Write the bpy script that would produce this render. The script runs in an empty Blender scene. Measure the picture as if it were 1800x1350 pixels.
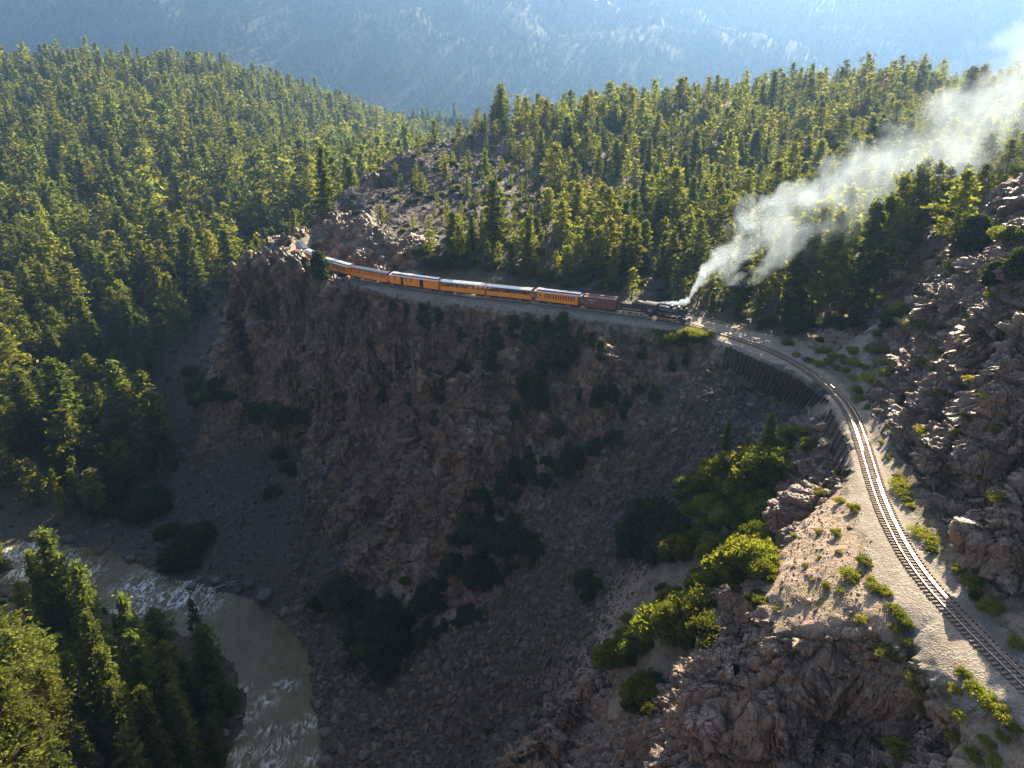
import bpy, math, random
import numpy as np
from mathutils import Vector, Matrix, Euler
from mathutils.geometry import delaunay_2d_cdt
from mathutils.bvhtree import BVHTree
rng = np.random.default_rng(7)
random.seed(7)
scene = bpy.context.scene
COL = scene.collection

# ------------------------------------------------------------------ camera, sky, sun, exposure
CAM_H, PITCH, FPX = 40.5, math.radians(21.0), 1216.0
cam_d = bpy.data.cameras.new('camera'); cam = bpy.data.objects.new('camera', cam_d); COL.objects.link(cam)
cam.location = (0, 0, CAM_H); cam.rotation_euler = (math.radians(90) - PITCH, 0, 0)
cam_d.sensor_width = 36.0; cam_d.lens = 36.0 * FPX / 1800.0
cam_d.clip_start = 0.5; cam_d.clip_end = 20000
scene.camera = cam
SUN_AZ, SUN_EL = math.radians(27.0), math.radians(31.0)      # azimuth to the right of straight ahead
world = bpy.data.worlds.new('World'); scene.world = world; world.use_nodes = True
wn = world.node_tree; wn.nodes.clear()
sky = wn.nodes.new('ShaderNodeTexSky'); sky.sky_type = 'NISHITA'; sky.sun_disc = False
sky.dust_density = 3.5; sky.air_density = 1.0; sky.ozone_density = .5; sky.sun_elevation = SUN_EL; sky.sun_rotation = SUN_AZ
bg = wn.nodes.new('ShaderNodeBackground'); bg.inputs['Strength'].default_value = 0.05
wo = wn.nodes.new('ShaderNodeOutputWorld')
wn.links.new(sky.outputs[0], bg.inputs[0]); wn.links.new(bg.outputs[0], wo.inputs[0])
sun_d = bpy.data.lights.new('sun', 'SUN'); sun_d.energy = 5.0; sun_d.angle = math.radians(0.5); sun_d.color = (1.0, 0.83, 0.58)
sun = bpy.data.objects.new('sun', sun_d); COL.objects.link(sun)
SUN = Vector((math.sin(SUN_AZ) * math.cos(SUN_EL), math.cos(SUN_AZ) * math.cos(SUN_EL), math.sin(SUN_EL)))
sun.rotation_euler = (-SUN).to_track_quat('-Z', 'Y').to_euler(); sun.location = (200, 300, 300)
scene.view_settings.view_transform = 'Standard'; scene.view_settings.look = 'None'
scene.view_settings.gamma = 1.0; scene.view_settings.use_curve_mapping = False
scene.view_settings.exposure = 2.05
scene.render.engine = 'CYCLES'
cy = scene.cycles
cy.max_bounces = 6; cy.diffuse_bounces = 2; cy.glossy_bounces = 2; cy.transmission_bounces = 3
cy.transparent_max_bounces = 6; cy.volume_bounces = 1; cy.volume_max_steps = 256; cy.volume_step_rate = 1.0
cy.caustics_reflective = False; cy.caustics_refractive = False; cy.sample_clamp_indirect = 4.0
cy.use_denoising = True
try:
    cy.denoiser = 'OPENIMAGEDENOISE'; cy.denoising_input_passes = 'RGB_ALBEDO_NORMAL'; cy.denoising_prefilter = 'NONE'
except Exception:
    pass

# ------------------------------------------------------------------ camera geometry helpers (photograph pixels, 1800 x 1350)
SP, CP = math.sin(PITCH), math.cos(PITCH)
def D(px, py, d):                     # point at depth d along the view axis
    v = (py - 675.0) / FPX
    return (d * (px - 900.0) / FPX, d * (CP - v * SP), CAM_H - d * (SP + v * CP))
def Z(px, py, z):                     # point on the level z
    v = (py - 675.0) / FPX
    return D(px, py, (CAM_H - z) / (SP + v * CP))
def project(P):
    P = np.asarray(P, float); x, y, z = P[..., 0], P[..., 1], P[..., 2] - CAM_H
    d = y * CP - z * SP
    dn = -(y * SP + z * CP)
    dd = np.maximum(d, 1e-3)
    return 900 + FPX * x / dd, 675 + FPX * dn / dd, d

# ------------------------------------------------------------------ numpy noise
def _h(ix, iy, iz, s):
    n = (ix.astype(np.uint32) * np.uint32(374761393)) ^ (iy.astype(np.uint32) * np.uint32(668265263)) ^ (iz.astype(np.uint32) * np.uint32(2147483647)) ^ np.uint32((s * 1274126177) & 0xffffffff)
    n = (n ^ (n >> np.uint32(13))) * np.uint32(1274126177)
    n = (n ^ (n >> np.uint32(15))) * np.uint32(2246822519)
    n = n ^ (n >> np.uint32(16))
    return (n & np.uint32(0xffffff)).astype(np.float32) / np.float32(0xffffff)
def vnoise(p, s=0):
    p = p.astype(np.float32)
    i = np.floor(p).astype(np.int64); f = p - i; f = f * f * (3 - 2 * f)
    x, y, z = i[:, 0], i[:, 1], i[:, 2]; fx, fy, fz = f[:, 0], f[:, 1], f[:, 2]
    r = 0
    for dx in (0, 1):
        wx = fx if dx else 1 - fx
        for dy in (0, 1):
            wy = fy if dy else 1 - fy
            for dz in (0, 1):
                wz = fz if dz else 1 - fz
                r = r + _h(x + dx, y + dy, z + dz, s) * wx * wy * wz
    return r * 2 - 1
def fbm(p, oct=4, s=0, gain=.5):
    r, a, t = 0, 1.0, 0
    for o in range(oct):
        r = r + a * vnoise(p * (2.03 ** o) + 17.3 * o, s + o); t += a; a *= gain
    return r / t
def cells(p, s=0, jit=.85):           # Worley: F1, F2, id hash, vector to the centre
    b = np.floor(p - .5).astype(np.int64)
    n = len(p); f1 = np.full(n, 9., np.float32); f2 = f1.copy(); hid = np.zeros(n, np.float32); vec = np.zeros((n, 3), np.float32)
    for dx in (0, 1):
        for dy in (0, 1):
            for dz in (0, 1):
                cx, cy_, cz = b[:, 0] + dx, b[:, 1] + dy, b[:, 2] + dz
                c = np.stack([cx + .5 + jit * (_h(cx, cy_, cz, s) - .5), cy_ + .5 + jit * (_h(cx, cy_, cz, s + 1) - .5), cz + .5 + jit * (_h(cx, cy_, cz, s + 2) - .5)], 1)
                v = (p - c).astype(np.float32); d = np.sqrt((v * v).sum(1))
                new = d < f1
                f2 = np.where(new, f1, np.minimum(f2, d)); f1 = np.where(new, d, f1)
                hid = np.where(new, _h(cx, cy_, cz, s + 3), hid); vec = np.where(new[:, None], v, vec)
    return f1, f2, hid, vec
def sstep(a, b, x):
    t = np.clip((x - a) / (b - a), 0, 1); return t * t * (3 - 2 * t)

# ------------------------------------------------------------------ object helpers
def link(o, parent=None):
    COL.objects.link(o)
    if parent is not None: o.parent = parent
    return o
def mesh_obj(name, me, mats=None, parent=None):
    o = bpy.data.objects.new(name, me)
    if mats is not None and len(me.materials) == 0:
        for m in (mats if isinstance(mats, (list, tuple)) else [mats]): me.materials.append(m)
    return link(o, parent)
def tag(o, label, cat, group=None):
    o['label'] = label; o['category'] = cat
    if group: o['group'] = group
    return o
def structure(o, label=None):
    o['kind'] = 'structure'
    if label: o['label'] = label
    return o
def empty(name, loc, rz=0.0):
    o = bpy.data.objects.new(name, None); o.location = loc; o.rotation_euler = (0, 0, rz); o.empty_display_size = .5
    return link(o)
def tri_mesh(name, V, T):
    me = bpy.data.meshes.new(name)
    V = np.ascontiguousarray(V, np.float32); T = np.ascontiguousarray(T, np.int32)
    me.vertices.add(len(V)); me.vertices.foreach_set('co', V.ravel())
    me.loops.add(T.size); me.loops.foreach_set('vertex_index', T.ravel())
    me.polygons.add(len(T)); me.polygons.foreach_set('loop_start', np.arange(0, T.size, 3, dtype=np.int32))
    me.update(calc_edges=True); return me
class MB:                               # collects boxes, prisms, tubes into one mesh
    def __init__(s): s.v = []; s.f = []
    def add(s, vs, fs):
        n = len(s.v); s.v += [tuple(v) for v in vs]; s.f += [tuple(i + n for i in f) for f in fs]; return s
    def box(s, x0, x1, y0, y1, z0, z1):
        return s.add([(x0, y0, z0), (x1, y0, z0), (x1, y1, z0), (x0, y1, z0), (x0, y0, z1), (x1, y0, z1), (x1, y1, z1), (x0, y1, z1)],
                     [(0, 3, 2, 1), (4, 5, 6, 7), (0, 1, 5, 4), (1, 2, 6, 5), (2, 3, 7, 6), (3, 0, 4, 7)])
    def bar(s, a, b, w, h=None, n=4, w2=None):   # square / round bar from a to b
        a, b = Vector(a), Vector(b); t = (b - a).normalized()
        u = t.cross(Vector((0, 0, 1))); u = Vector((1, 0, 0)) if u.length < 1e-3 else u.normalized()
        q = u.cross(t).normalized(); h = w if h is None else h; w2 = 1 if w2 is None else w2
        vs = []
        for c, k in ((a, 1), (b, w2)):
            for i in range(n):
                an = 2 * math.pi * (i + .5) / n; r = (1 / math.cos(math.pi / n)) * .5 if n == 4 else .5
                vs.append(c + u * math.cos(an) * w * r * k + q * math.sin(an) * h * r * k)
        fs = [(i, (i + 1) % n, n + (i + 1) % n, n + i) for i in range(n)] + [tuple(range(n))[::-1], tuple(range(n, 2 * n))]
        return s.add(vs, fs)
    def lathe(s, prof, axis='z', c=(0, 0, 0), n=16):   # prof = (radius, offset along the axis)
        vs = []
        for r, t in prof:
            for i in range(n):
                an = 2 * math.pi * i / n; a, b = r * math.cos(an), r * math.sin(an)
                p = {'z': (a, b, t), 'x': (t, a, b), 'y': (b, t, a)}[axis]
                vs.append((p[0] + c[0], p[1] + c[1], p[2] + c[2]))
        fs = [(k * n + i, k * n + (i + 1) % n, (k + 1) * n + (i + 1) % n, (k + 1) * n + i) for k in range(len(prof) - 1) for i in range(n)]
        fs += [tuple(range(n))[::-1], tuple(range((len(prof) - 1) * n, len(prof) * n))]
        return s.add(vs, fs)
    def prism_x(s, poly, x0, x1):                      # polygon in (y, z) swept along x
        n = len(poly); vs = [(x0, y, z) for y, z in poly] + [(x1, y, z) for y, z in poly]
        fs = [(i, (i + 1) % n, n + (i + 1) % n, n + i) for i in range(n)] + [tuple(range(n))[::-1], tuple(range(n, 2 * n))]
        return s.add(vs, fs)
    def mesh(s, name):
        me = bpy.data.meshes.new(name); me.from_pydata(s.v, [], s.f); me.update(); return me
    def build(s, name, mat, parent=None): return mesh_obj(name, s.mesh(name), mat, parent)

# ------------------------------------------------------------------ materials
def nodes(name):
    m = bpy.data.materials.new(name); m.use_nodes = True
    nt = m.node_tree; b = nt.nodes['Principled BSDF']
    return m, nt, b
def N(nt, t, **k):
    n = nt.nodes.new(t)
    for a, v in k.items():
        if a.startswith('i_'): n.inputs[a[2:].replace('_', ' ')].default_value = v
        else: setattr(n, a, v)
    return n
def L(nt, a, b): nt.links.new(a, b)
def noise(nt, vec, scale, detail=4, rough=.55, dist=0.0):
    n = N(nt, 'ShaderNodeTexNoise'); n.inputs['Scale'].default_value = scale; n.inputs['Detail'].default_value = detail
    n.inputs['Roughness'].default_value = rough; n.inputs['Distortion'].default_value = dist
    if vec is not None: L(nt, vec, n.inputs['Vector'])
    return n.outputs['Fac']
def ramp(nt, fac, stops):
    r = N(nt, 'ShaderNodeValToRGB'); e = r.color_ramp.elements
    while len(e) < len(stops): e.new(.5)
    for k, (p, c) in enumerate(stops):
        e[k].position = p; e[k].color = (*c, 1) if len(c) == 3 else c
    L(nt, fac, r.inputs[0]); return r.outputs[0]
def mix(nt, fac, a, b, mode='MIX'):
    m = N(nt, 'ShaderNodeMix', data_type='RGBA', blend_type=mode)
    if isinstance(fac, (int, float)): m.inputs[0].default_value = fac
    else: L(nt, fac, m.inputs[0])
    for i, c in ((6, a), (7, b)):
        if isinstance(c, tuple): m.inputs[i].default_value = (*c[:3], 1)
        else: L(nt, c, m.inputs[i])
    return m.outputs[2]
def math_n(nt, op, a, b=None, clamp=False):
    m = N(nt, 'ShaderNodeMath', operation=op, use_clamp=clamp)
    for i, c in ((0, a), (1, b)):
        if c is None: continue
        if isinstance(c, (int, float)): m.inputs[i].default_value = c
        else: L(nt, c, m.inputs[i])
    return m.outputs[0]
def bump(nt, b, h, strength=.5, dist=.1):
    n = N(nt, 'ShaderNodeBump'); n.inputs['Strength'].default_value = strength; n.inputs['Distance'].default_value = dist
    L(nt, h, n.inputs['Height']); L(nt, n.outputs[0], b.inputs['Normal'])
def objco(nt): return N(nt, 'ShaderNodeTexCoord').outputs['Object']
def plain(name, col, rough=.6, metal=0.0, var=.25, scale=3.0, bmp=0.0):
    m, nt, b = nodes(name); co = objco(nt)
    f = noise(nt, co, scale, 5)
    c = ramp(nt, f, [(.3, tuple(x * (1 - var) for x in col)), (.7, tuple(min(1, x * (1 + var)) for x in col))])
    L(nt, c, b.inputs['Base Color']); b.inputs['Roughness'].default_value = rough; b.inputs['Metallic'].default_value = metal
    if bmp: bump(nt, b, noise(nt, co, scale * 6, 4), .4, bmp)
    return m
# ------------------------------------------------------------------ track centre line
TP = [Z(x, y, 0) for x, y in [(1800,1194),(1733,1133),(1674,1074),(1606,1000),(1549,885),(1534,833),(1521,791),(1509,750),(1494,716),(1471,690),(1442,663),(1413,645),(1380,625),(1329,604),(1286,591),(1247,578.5),(1213,568),(1137,556),(1089,550),(1026,542.5),(942,532),(858,523),(779,515),(690,502),(640,493),(606,485),(573,474.5),(545,461),(528,447),(524,438)]]
TP = [(55, -30, 0), (44, 10, 0), (40.6, 27, 0)] + TP + [(-70.5, 242, 0), (-66, 257, 0), (-56, 273, 0)]
def resample(P, step):
    P = np.asarray(P, float); s = np.r_[0, np.cumsum(np.linalg.norm(np.diff(P, axis=0), axis=1))]
    t = np.arange(0, s[-1], step); return np.stack([np.interp(t, s, P[:, k]) for k in range(P.shape[1])], 1)
TR = resample(TP, .5)
for _ in range(160):
    TR[1:-1] = .25 * TR[:-2] + .5 * TR[1:-1] + .25 * TR[2:]
TR = resample(TR, .5); TR[:, 2] = 0
TDIR = np.gradient(TR, axis=0); TDIR /= np.linalg.norm(TDIR, axis=1)[:, None]
TLEFT = np.stack([-TDIR[:, 1], TDIR[:, 0], 0 * TDIR[:, 0]], 1)     # to the gorge side
TPX = project(TR)
# ------------------------------------------------------------------ terrain control points: R rock, S scree, F forest floor, B ballast bed, G grassy dirt, W river bed
CPTS = []
TAGS = 'RSFBGW'
def cp(s, t, f=Z):
    for q in s.split(';'):
        a = [float(x) for x in q.replace(',', ' ').split()]
        if len(a) == 3: CPTS.append((*f(*a), t))
def line(s, t, step=4.0, f=Z, drop=0, dx=0, dy=0):
    P = [f(*[float(x) for x in q.replace(',', ' ').split()]) for q in s.split(';')]
    for p in resample(P, step): CPTS.append((p[0] + dx, p[1] + dy, p[2] + drop, t))
def w(s, t):
    for q in s.split(';'):
        a = [float(x) for x in q.replace(',', ' ').split()]
        if len(a) == 3: CPTS.append((*a, t))
# track bed
for i in range(0, len(TR), 6):
    for o, z in ((-1.7, -.3), (0, -.15), (1.7, -.3)):
        p = TR[i] + TLEFT[i] * o; CPTS.append((p[0], p[1], z, 'B'))
    px, y = TPX[0][i], TR[i][1]
    if y > 120:
        p = TR[i] + TLEFT[i] * 3.0; CPTS.append((p[0], p[1], -.5, 'B'))
        p = TR[i] + TLEFT[i] * 4.3; CPTS.append((p[0], p[1], -1.6 if px > 690 else (.7 if px > 640 else (2.4 if px > 612 else 3.9)), 'G' if px > 700 else 'R'))
        if px <= 690:
            p = TR[i] + TLEFT[i] * 6.2; CPTS.append((p[0], p[1], -1.2 if px > 640 else (1.6 if px > 612 else 3.2), 'R'))
        p = TR[i] - TLEFT[i] * 2.6; CPTS.append((p[0], p[1], -.35, 'B'))
# gravel bed edges
line('1506,815,-.5;1512,902,-.6;1550,999,-.7;1599,1095,-.8;1666,1182,-.9;1782,1268,-1', 'B', 3)
line('1345,600,-.3;1400,622,-.3;1450,645,-.3;1490,672,-.3;1517,700,-.3;1541,763,-.3;1570,825,-.3;1604,912,-.3;1630,970,-.3;1664,1028,-.3;1722,1085,-.3;1800,1148,-.3', 'B', 3)
# right rock wall: foot, mid, crest
line('1524,700,.2;1553,775,.2;1588,840,.3;1622,915,.4;1650,965,.4;1700,1020,.5;1755,1075,.5;1800,1115,.6', 'G', 3)
line('1545,665,104;1575,690,96;1600,760,89;1640,830,80;1680,900,73;1730,970,66;1800,1040,59', 'R', 4, D)
line('1572,610,107;1610,600,99;1650,640,92;1690,680,83;1740,760,74;1800,850,63', 'R', 4, D)
line('1600,560,110;1650,530,101;1690,540,93;1740,580,84;1800,660,69', 'R', 4, D)
line('1650,480,112;1700,470,102;1750,480,90;1800,490,76', 'R', 4, D)
line('1670,440,118;1720,420,112;1800,390,92', 'R', 4, D)
cp('1800,335,106;1760,360,112;1850,330,112;1900,300,120;1850,500,76;1850,700,66', 'R', D)
w('46,38,.5;49,25,.5;54,5,.5;62,-15,.5;50,38,8;55,25,8;62,8,8;53,42,17;60,30,17;60,48,26;70,40,28;80,60,34;110,60,42;110,100,40;100,130,40;150,120,48;140,30,45;70,10,28;200,200,66;250,100,70;260,300,70;80,0,30;120,-20,45;220,-20,70', 'R')
# side ravine behind the wall, brown outcrop
cp('1530,600,128;1500,610,132;1560,585,126;1470,590,137;1430,585,141', 'G', D)
cp('1528,560,132;1560,500,134;1600,460,133;1640,450,126;1575,560,127;1620,520,122;1640,500,119', 'R', D)
cp('1600,430,150;1680,400,150;1740,370,150;1800,300,155', 'F', D)
# hill behind the train
cp('1410,590,142;1340,570,147;1280,555,152;1230,542,155;1150,530,160;1060,510,164;960,495,170;860,480,178;780,465,186', 'F', D)
cp('1450,530,152;1350,510,160;1250,490,165;1200,450,178;1080,450,182;1000,400,203;900,430,192;850,410,198;1100,350,235;1300,400,197;1300,300,255;1000,280,268;1500,300,250;1500,430,178;1650,300,222;1750,250,235;1850,240,235;1400,220,310;1200,250,290;1600,220,290;1150,480,172', 'F', D)
cp('800,350,226;760,300,250;700,330,240;850,270,275;650,330,237;700,390,213', 'S', D)
line('560,372,228;605,318,242;650,285,255;700,262,270;760,245,285;860,228,300', 'S', 8, D)
line('860,228,300;930,215,310;1050,203,335;1200,178,350;1350,168,360;1480,152,370;1600,148,365;1740,168,340;1850,185,330;2000,190,330', 'F', 12, D)
# cut and its rock walls
line('552,448,222;590,468,204;640,482,191;690,490,183;720,488,179', 'R', 4, D)
line('566,395,226;600,385,219;650,400,204;700,430,192;730,455,184', 'R', 4, D)
line('556,378,230;570,420,218;610,430,206;660,440,196', 'R', 4, D)
w('-64.5,232,.3;-75,243,.5;-74,258,.6;-66,275,1;-80,268,1', 'G')
w('-61,246,9;-54,258,13;-46,272,16', 'R')
# fin and left cliff
line('523,452,214;515,440,217;505,425,215;497,410,214;490,402,213;482,408,212;468,425,211;450,442,210;430,458,209;412,482,209;403,515,209', 'R', 3, D)
w('-77,226,3;-79,236,1;-82,246,.4', 'R')
line('486,405,212;478,412,211;466,428,210;448,446,209', 'R', 2, D)
cp('520,470,212;500,470,209;470,480,206;440,500,206;430,540,206;470,560,204;500,530,204', 'R', D)
cp('540,490,205;560,500,199;540,530,198;585,520,193', 'R', D)
line('397,540,210;388,590,212;372,640,217;378,680,222', 'R', 4, D)
line('395,692,222;440,692,222;480,702,221;530,748,217', 'R', 4, D)
cp('420,600,209;470,630,207;520,640,203;440,660,213;490,680,212;525,700,209;560,600,194;560,700,199;600,560,189;600,640,189;600,720,192;560,770,205;545,750,210', 'R', D)
w('-88,238,-14;-96,248,-26;-92,262,-18;-108,240,-36;-100,228,-34', 'R')
# middle cliffs
cp('640,560,-8;650,650,-22;650,750,-38;600,800,-49;640,850,-49;610,900,-55;640,950,-58;640,1000,-63;690,560,-7;700,640,-19;700,720,-31;690,800,-39;700,900,-49;700,980,-57', 'R')
cp('740,600,-11;770,640,-17;740,680,-21;770,560,-6;810,590,-8;760,760,-31', 'R')
cp('780,800,-36;760,900,-47;750,1000,-57', 'G')
line('785,680,-17;820,660,-15;860,650,-14;905,665,-15;915,690,-16', 'R', 3)
line('795,810,-32;850,815,-31;895,800,-29', 'R', 3)
cp('850,590,-7;900,600,-7;960,600,-8;870,625,-11;960,660,-15;930,780,-26;1000,650,-13;840,880,-39', 'G')
cp('960,720,-19;1000,715,-18;1040,720,-17;970,780,-27;1020,790,-23', 'R')
cp('1040,600,-5;1060,650,-9;1100,640,-8;1130,650,-8;1060,700,-15;1110,690,-12', 'R')
cp('1120,600,-3;1080,590,-3;1180,600,-2;1230,620,-3;1160,660,-7;1200,660,-5;1240,650,-5', 'R')
cp('1150,575,-.7;1200,585,-.8;1250,598,-.8', 'G')
cp('740,1100,-66;650,1080,-68;850,960,-46;850,1020,-51;700,1050,-63;800,1080,-59', 'G')
# scree
cp('1180,690,-9;1200,750,-12;1150,850,-22;1270,720,-9;1320,720,-9;1280,800,-13.5;1220,850,-18;1080,770,-17;1050,840,-25;1000,900,-32;950,960,-39;1080,920,-30;1020,1000,-36.5;920,1060,-47;980,1100,-44;860,1150,-56;930,1200,-53;800,1200,-64;900,1280,-60;840,1330,-68;700,1200,-71;640,1280,-73;700,1330,-73;620,1190,-72.5;760,1290,-71;600,1120,-71.5;940,1140,-50', 'S')
# retaining wall
WT = [Z(*p, -.45) for p in [(1278,609),(1345,638),(1400,664),(1463,709)]]
WB = [Z(*p) for p in [(1271,645,-4.0),(1303,668,-5.0),(1345,690,-5.6),(1380,707,-5.8),(1440,741,-5.6)]]
for p in resample(WT, 3): CPTS.append((p[0] + .9, p[1] + 1.2, -.45, 'B'))
for p in resample(WB, 3): CPTS.append((p[0], p[1], p[2], 'S'))
WT2 = [Z(*p, -.5) for p in [(1461,722),(1480,760),(1500,806)]]
for p in resample(WT2, 1.5):
    CPTS.append((p[0] + .75, p[1] + .1, -.45, 'B')); CPTS.append((p[0] - 1.5, p[1] - .3, -3.6, 'R'))
cp('1440,768,103;1458,795,95.5;1482,820,88.5', 'R', D)
# gully with oaks
cp('1400,745,-8.5;1380,765,-9.5;1340,770,-10.5;1330,880,-14.5;1290,890,-17;1220,930,-23;1300,960,-19.5;1180,970,-26;1230,1060,-25;1120,1030,-33;1180,1100,-29;1100,1120,-35;1060,1150,-39;1180,1180,-30.5;1120,1200,-35;1120,1290,-37;1060,1260,-40', 'G')
line('1060,1180,-37;1010,1215,-41;960,1280,-46;920,1345,-51', 'R', 4)
cp('1010,1290,-47;1000,1345,-50;1060,1340,-42;1080,1310,-40', 'R')
# bluff: slabs left of the track, dirt top, front face
cp('1420,800,-6.5;1400,850,-8;1440,820,-4.5;1390,890,-7.5;1360,920,-9;1350,960,-9;1340,1000,-9;1460,840,-2.5;1430,880,-4', 'R')
line('1495,820,-1;1450,870,-2.3;1410,915,-3.8;1380,965,-4.8;1345,1020,-5.6;1318,1062,-6.3', 'G', 3)
cp('1480,900,-1.2;1450,940,-2;1420,1000,-3.4;1480,1000,-1.8;1380,1050,-5;1440,1060,-3.6;1500,1080,-2.1;1550,1080,-1.6;1350,1068,-5.9;1400,1085,-5.2;1460,1090,-3.3;1520,1045,-1.6;1500,960,-1;1410,960,-3.6;1450,980,-2.4;1345,1045,-5.6;1560,1110,-2.6;1500,1105,-2.8;1600,1122,-1.5;1625,1150,-1.5;1640,1180,-1.8;1610,1145,-2.0;1590,1130,-2.2', 'G')
line('1312,1082,-7.2;1329,1082,-6.6;1367,1089,-6;1430,1114,-5.2;1480,1122,-3.9;1531,1126,-3.2;1570,1138,-3.2', 'G', 3)
cp('1330,1112,68.3;1400,1130,65.6;1470,1142,63.0;1540,1148,61.8', 'R', D)
cp('1330,1180,67.5;1400,1170,65;1460,1180,63;1520,1170,63;1540,1220,62;1300,1250,67;1380,1240,65;1450,1250,64;1300,1330,67;1400,1330,65;1480,1330,63;1240,1250,69;1220,1320,69;1520,1300,62', 'R', D)
line('1318,1085,-7.3;1280,1125,-10;1240,1172,-13.5;1195,1245,-18.5;1165,1300,-22;1145,1345,-25', 'R', 3)
line('1330,1090,-9.5;1290,1130,-12.5;1250,1177,-16;1206,1248,-21;1176,1303,-24.5;1156,1348,-27', 'R', 3, dx=1.5, dy=6)
# second lobe at the bottom right
line('1612,1175,-2.6;1590,1222,-4.4;1560,1280,-6.8;1541,1348,-9.5', 'R', 3)
cp('1650,1220,-2.4;1640,1290,-4;1720,1290,-2.5;1620,1345,-6;1700,1345,-4.4;1780,1345,-3', 'G')
cp('1575,1190,61;1555,1260,61.5;1530,1340,60.5', 'R', D)
w('24,24,-9;30,25,-5;34,28,-2.5;37,20,-.9;20,34,-18;26,36,-14;41,10,-.9;47,-15,-.9;32,5,-6;40,-20,-6;15,20,-30;25,0,-20', 'G')
w('18,44,-30;12,50,-42;8,60,-50;0,70,-58;5,40,-55;5,20,-55;-5,50,-64;-15,70,-68;-10,85,-67;-30,82,-73;-20,30,-72;10,5,-45;-10,0,-72', 'S')
# river bed and banks, water level -75
RB = '0,940;90,950;180,962;240,990;318,1012;426,1038;492,1074;548,1133;555,1172;556,1222;567,1260;571,1350'
LB = '0,1026;80,1050;150,1075;222,1092;280,1110;333,1118;385,1158;407,1184;419,1226;411,1281;363,1304;345,1335;359,1360'
rb = [Z(*[float(x) for x in q.split(',')], -74.4) for q in RB.split(';')]; lb = [Z(*[float(x) for x in q.split(',')], -74.4) for q in LB.split(';')]
rb = [(-215, 215, -74.4)] + rb + [(-33, 70, -74.4), (-30, 20, -74.4), (-30, -20, -74.4)]
lb = [(-215, 180, -74.4)] + lb + [(-58, 70, -74.4), (-60, 20, -74.4), (-60, -20, -74.4)]
rbr, lbr = resample(rb, 3), resample(lb, 3)
for p in rbr: CPTS.append((*p, 'S'))
for p in lbr: CPTS.append((*p, 'F'))
ra, la = resample(rb, 3), resample(lb, 3)
for k in np.linspace(0, 1, 70):
    a = ra[int(k * (len(ra) - 1))]
    j = np.argmin(((la - a) ** 2).sum(1)); b = la[j]
    if np.linalg.norm(a - b) > 6:
        for t in (.25, .5, .75):
            m = a * (1 - t) + b * t; CPTS.append((m[0], m[1], -77, 'W'))
# talus under the left cliff
cp('375,562,-37;350,600,-42;340,660,-47;300,640,-48;330,720,-53;380,730,-49;450,730,-48;520,790,-54;280,740,-61;250,820,-71;330,830,-63;420,800,-56;500,860,-60;300,900,-71;400,900,-66;480,950,-68;400,980,-72.5;320,960,-73;560,960,-67;560,1040,-71.5;480,1030,-73.5;540,880,-59', 'S')
# left bank near the camera
cp('0,1090,-56;60,1090,-60;140,1120,-66;220,1140,-70;300,1160,-71.5;360,1200,-72.5;60,1180,-57;150,1210,-63;250,1240,-68;340,1260,-72;0,1200,-50;100,1330,-54;200,1330,-62;300,1330,-71;0,1340,-44;-100,1000,-66;-100,1100,-50;-100,1300,-36', 'F')
w('-90,50,-48;-120,50,-30;-170,80,-25;-200,140,-50;-250,120,-20;-90,10,-50;-150,0,-15;-75,40,-64;-250,0,10', 'F')
# left hill
cp('0,870,214;90,880,212;180,850,226;100,750,242;0,750,236;230,770,240;210,860,220;0,600,283;150,600,288;280,560,302;330,480,334;250,650,268;330,540,300;0,450,362;200,400,395;400,380,405;470,390,360;440,450,310;390,520,283;50,300,480;300,250,525;500,270,525;560,330,435;620,285,600;650,265,690;-150,300,480;-150,450,362;-150,600,285;-150,760,236;-150,870,214;-300,300,480;-300,600,290;-200,160,680;100,200,600;400,190,620;-450,500,350', 'F', D)
line('-400,60,830;-150,95,800;0,118,760;130,110,750;250,112,740;350,117,740;450,138,745;550,172,760;650,208,780;745,242,830;800,262,870', 'F', 25, D)
# behind the hills
w('20,400,22;100,460,35;200,460,40;-60,340,5;-100,450,0;-150,560,15;0,520,4;300,480,40;-120,340,-25;-105,300,-30;-150,420,-5;-90,700,6;0,900,8;200,900,10;-300,960,40;-600,1000,60;400,900,16;100,700,5;300,700,18;-800,900,90;-800,500,40;500,600,60;450,300,75;-700,200,-10;-500,50,10;500,950,20;-100,950,8;450,0,90;-450,-30,30;-200,-30,0;0,-30,-70;300,-30,80', 'F')

def build_tin():
    P = np.array([(a, b) for a, b, c, t in CPTS]); Zc = np.array([c for a, b, c, t in CPTS])
    # drop near duplicates (first come wins)
    keep = []; grid = {}
    for i, (x, y) in enumerate(P):
        k = (int(math.floor(x / 1.2)), int(math.floor(y / 1.2))); ok = True
        for dx in (-1, 0, 1):
            for dy in (-1, 0, 1):
                for j in grid.get((k[0] + dx, k[1] + dy), ()):
                    if (P[j, 0] - x) ** 2 + (P[j, 1] - y) ** 2 < 1.2: ok = False
        if ok: keep.append(i); grid.setdefault(k, []).append(i)
    P = P[keep]; Zc = Zc[keep]; tg = [CPTS[i][3] for i in keep]
    vs, es, fs, ov, oe, of = delaunay_2d_cdt([Vector(p) for p in P.tolist()], [], [], 0, 1e-4)
    V = np.zeros((len(vs), 3)); A = np.zeros((len(vs), 6))
    for i, (v, o) in enumerate(zip(vs, ov)):
        V[i] = (v.x, v.y, Zc[o[0]]); A[i, TAGS.index(tg[o[0]])] = 1
    T = np.array([f[:] for f in fs], int)
    n = np.cross(V[T[:, 1]] - V[T[:, 0]], V[T[:, 2]] - V[T[:, 0]])[:, 2]
    T[n < 0] = T[n < 0][:, ::-1]
    return V, A, T
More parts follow.
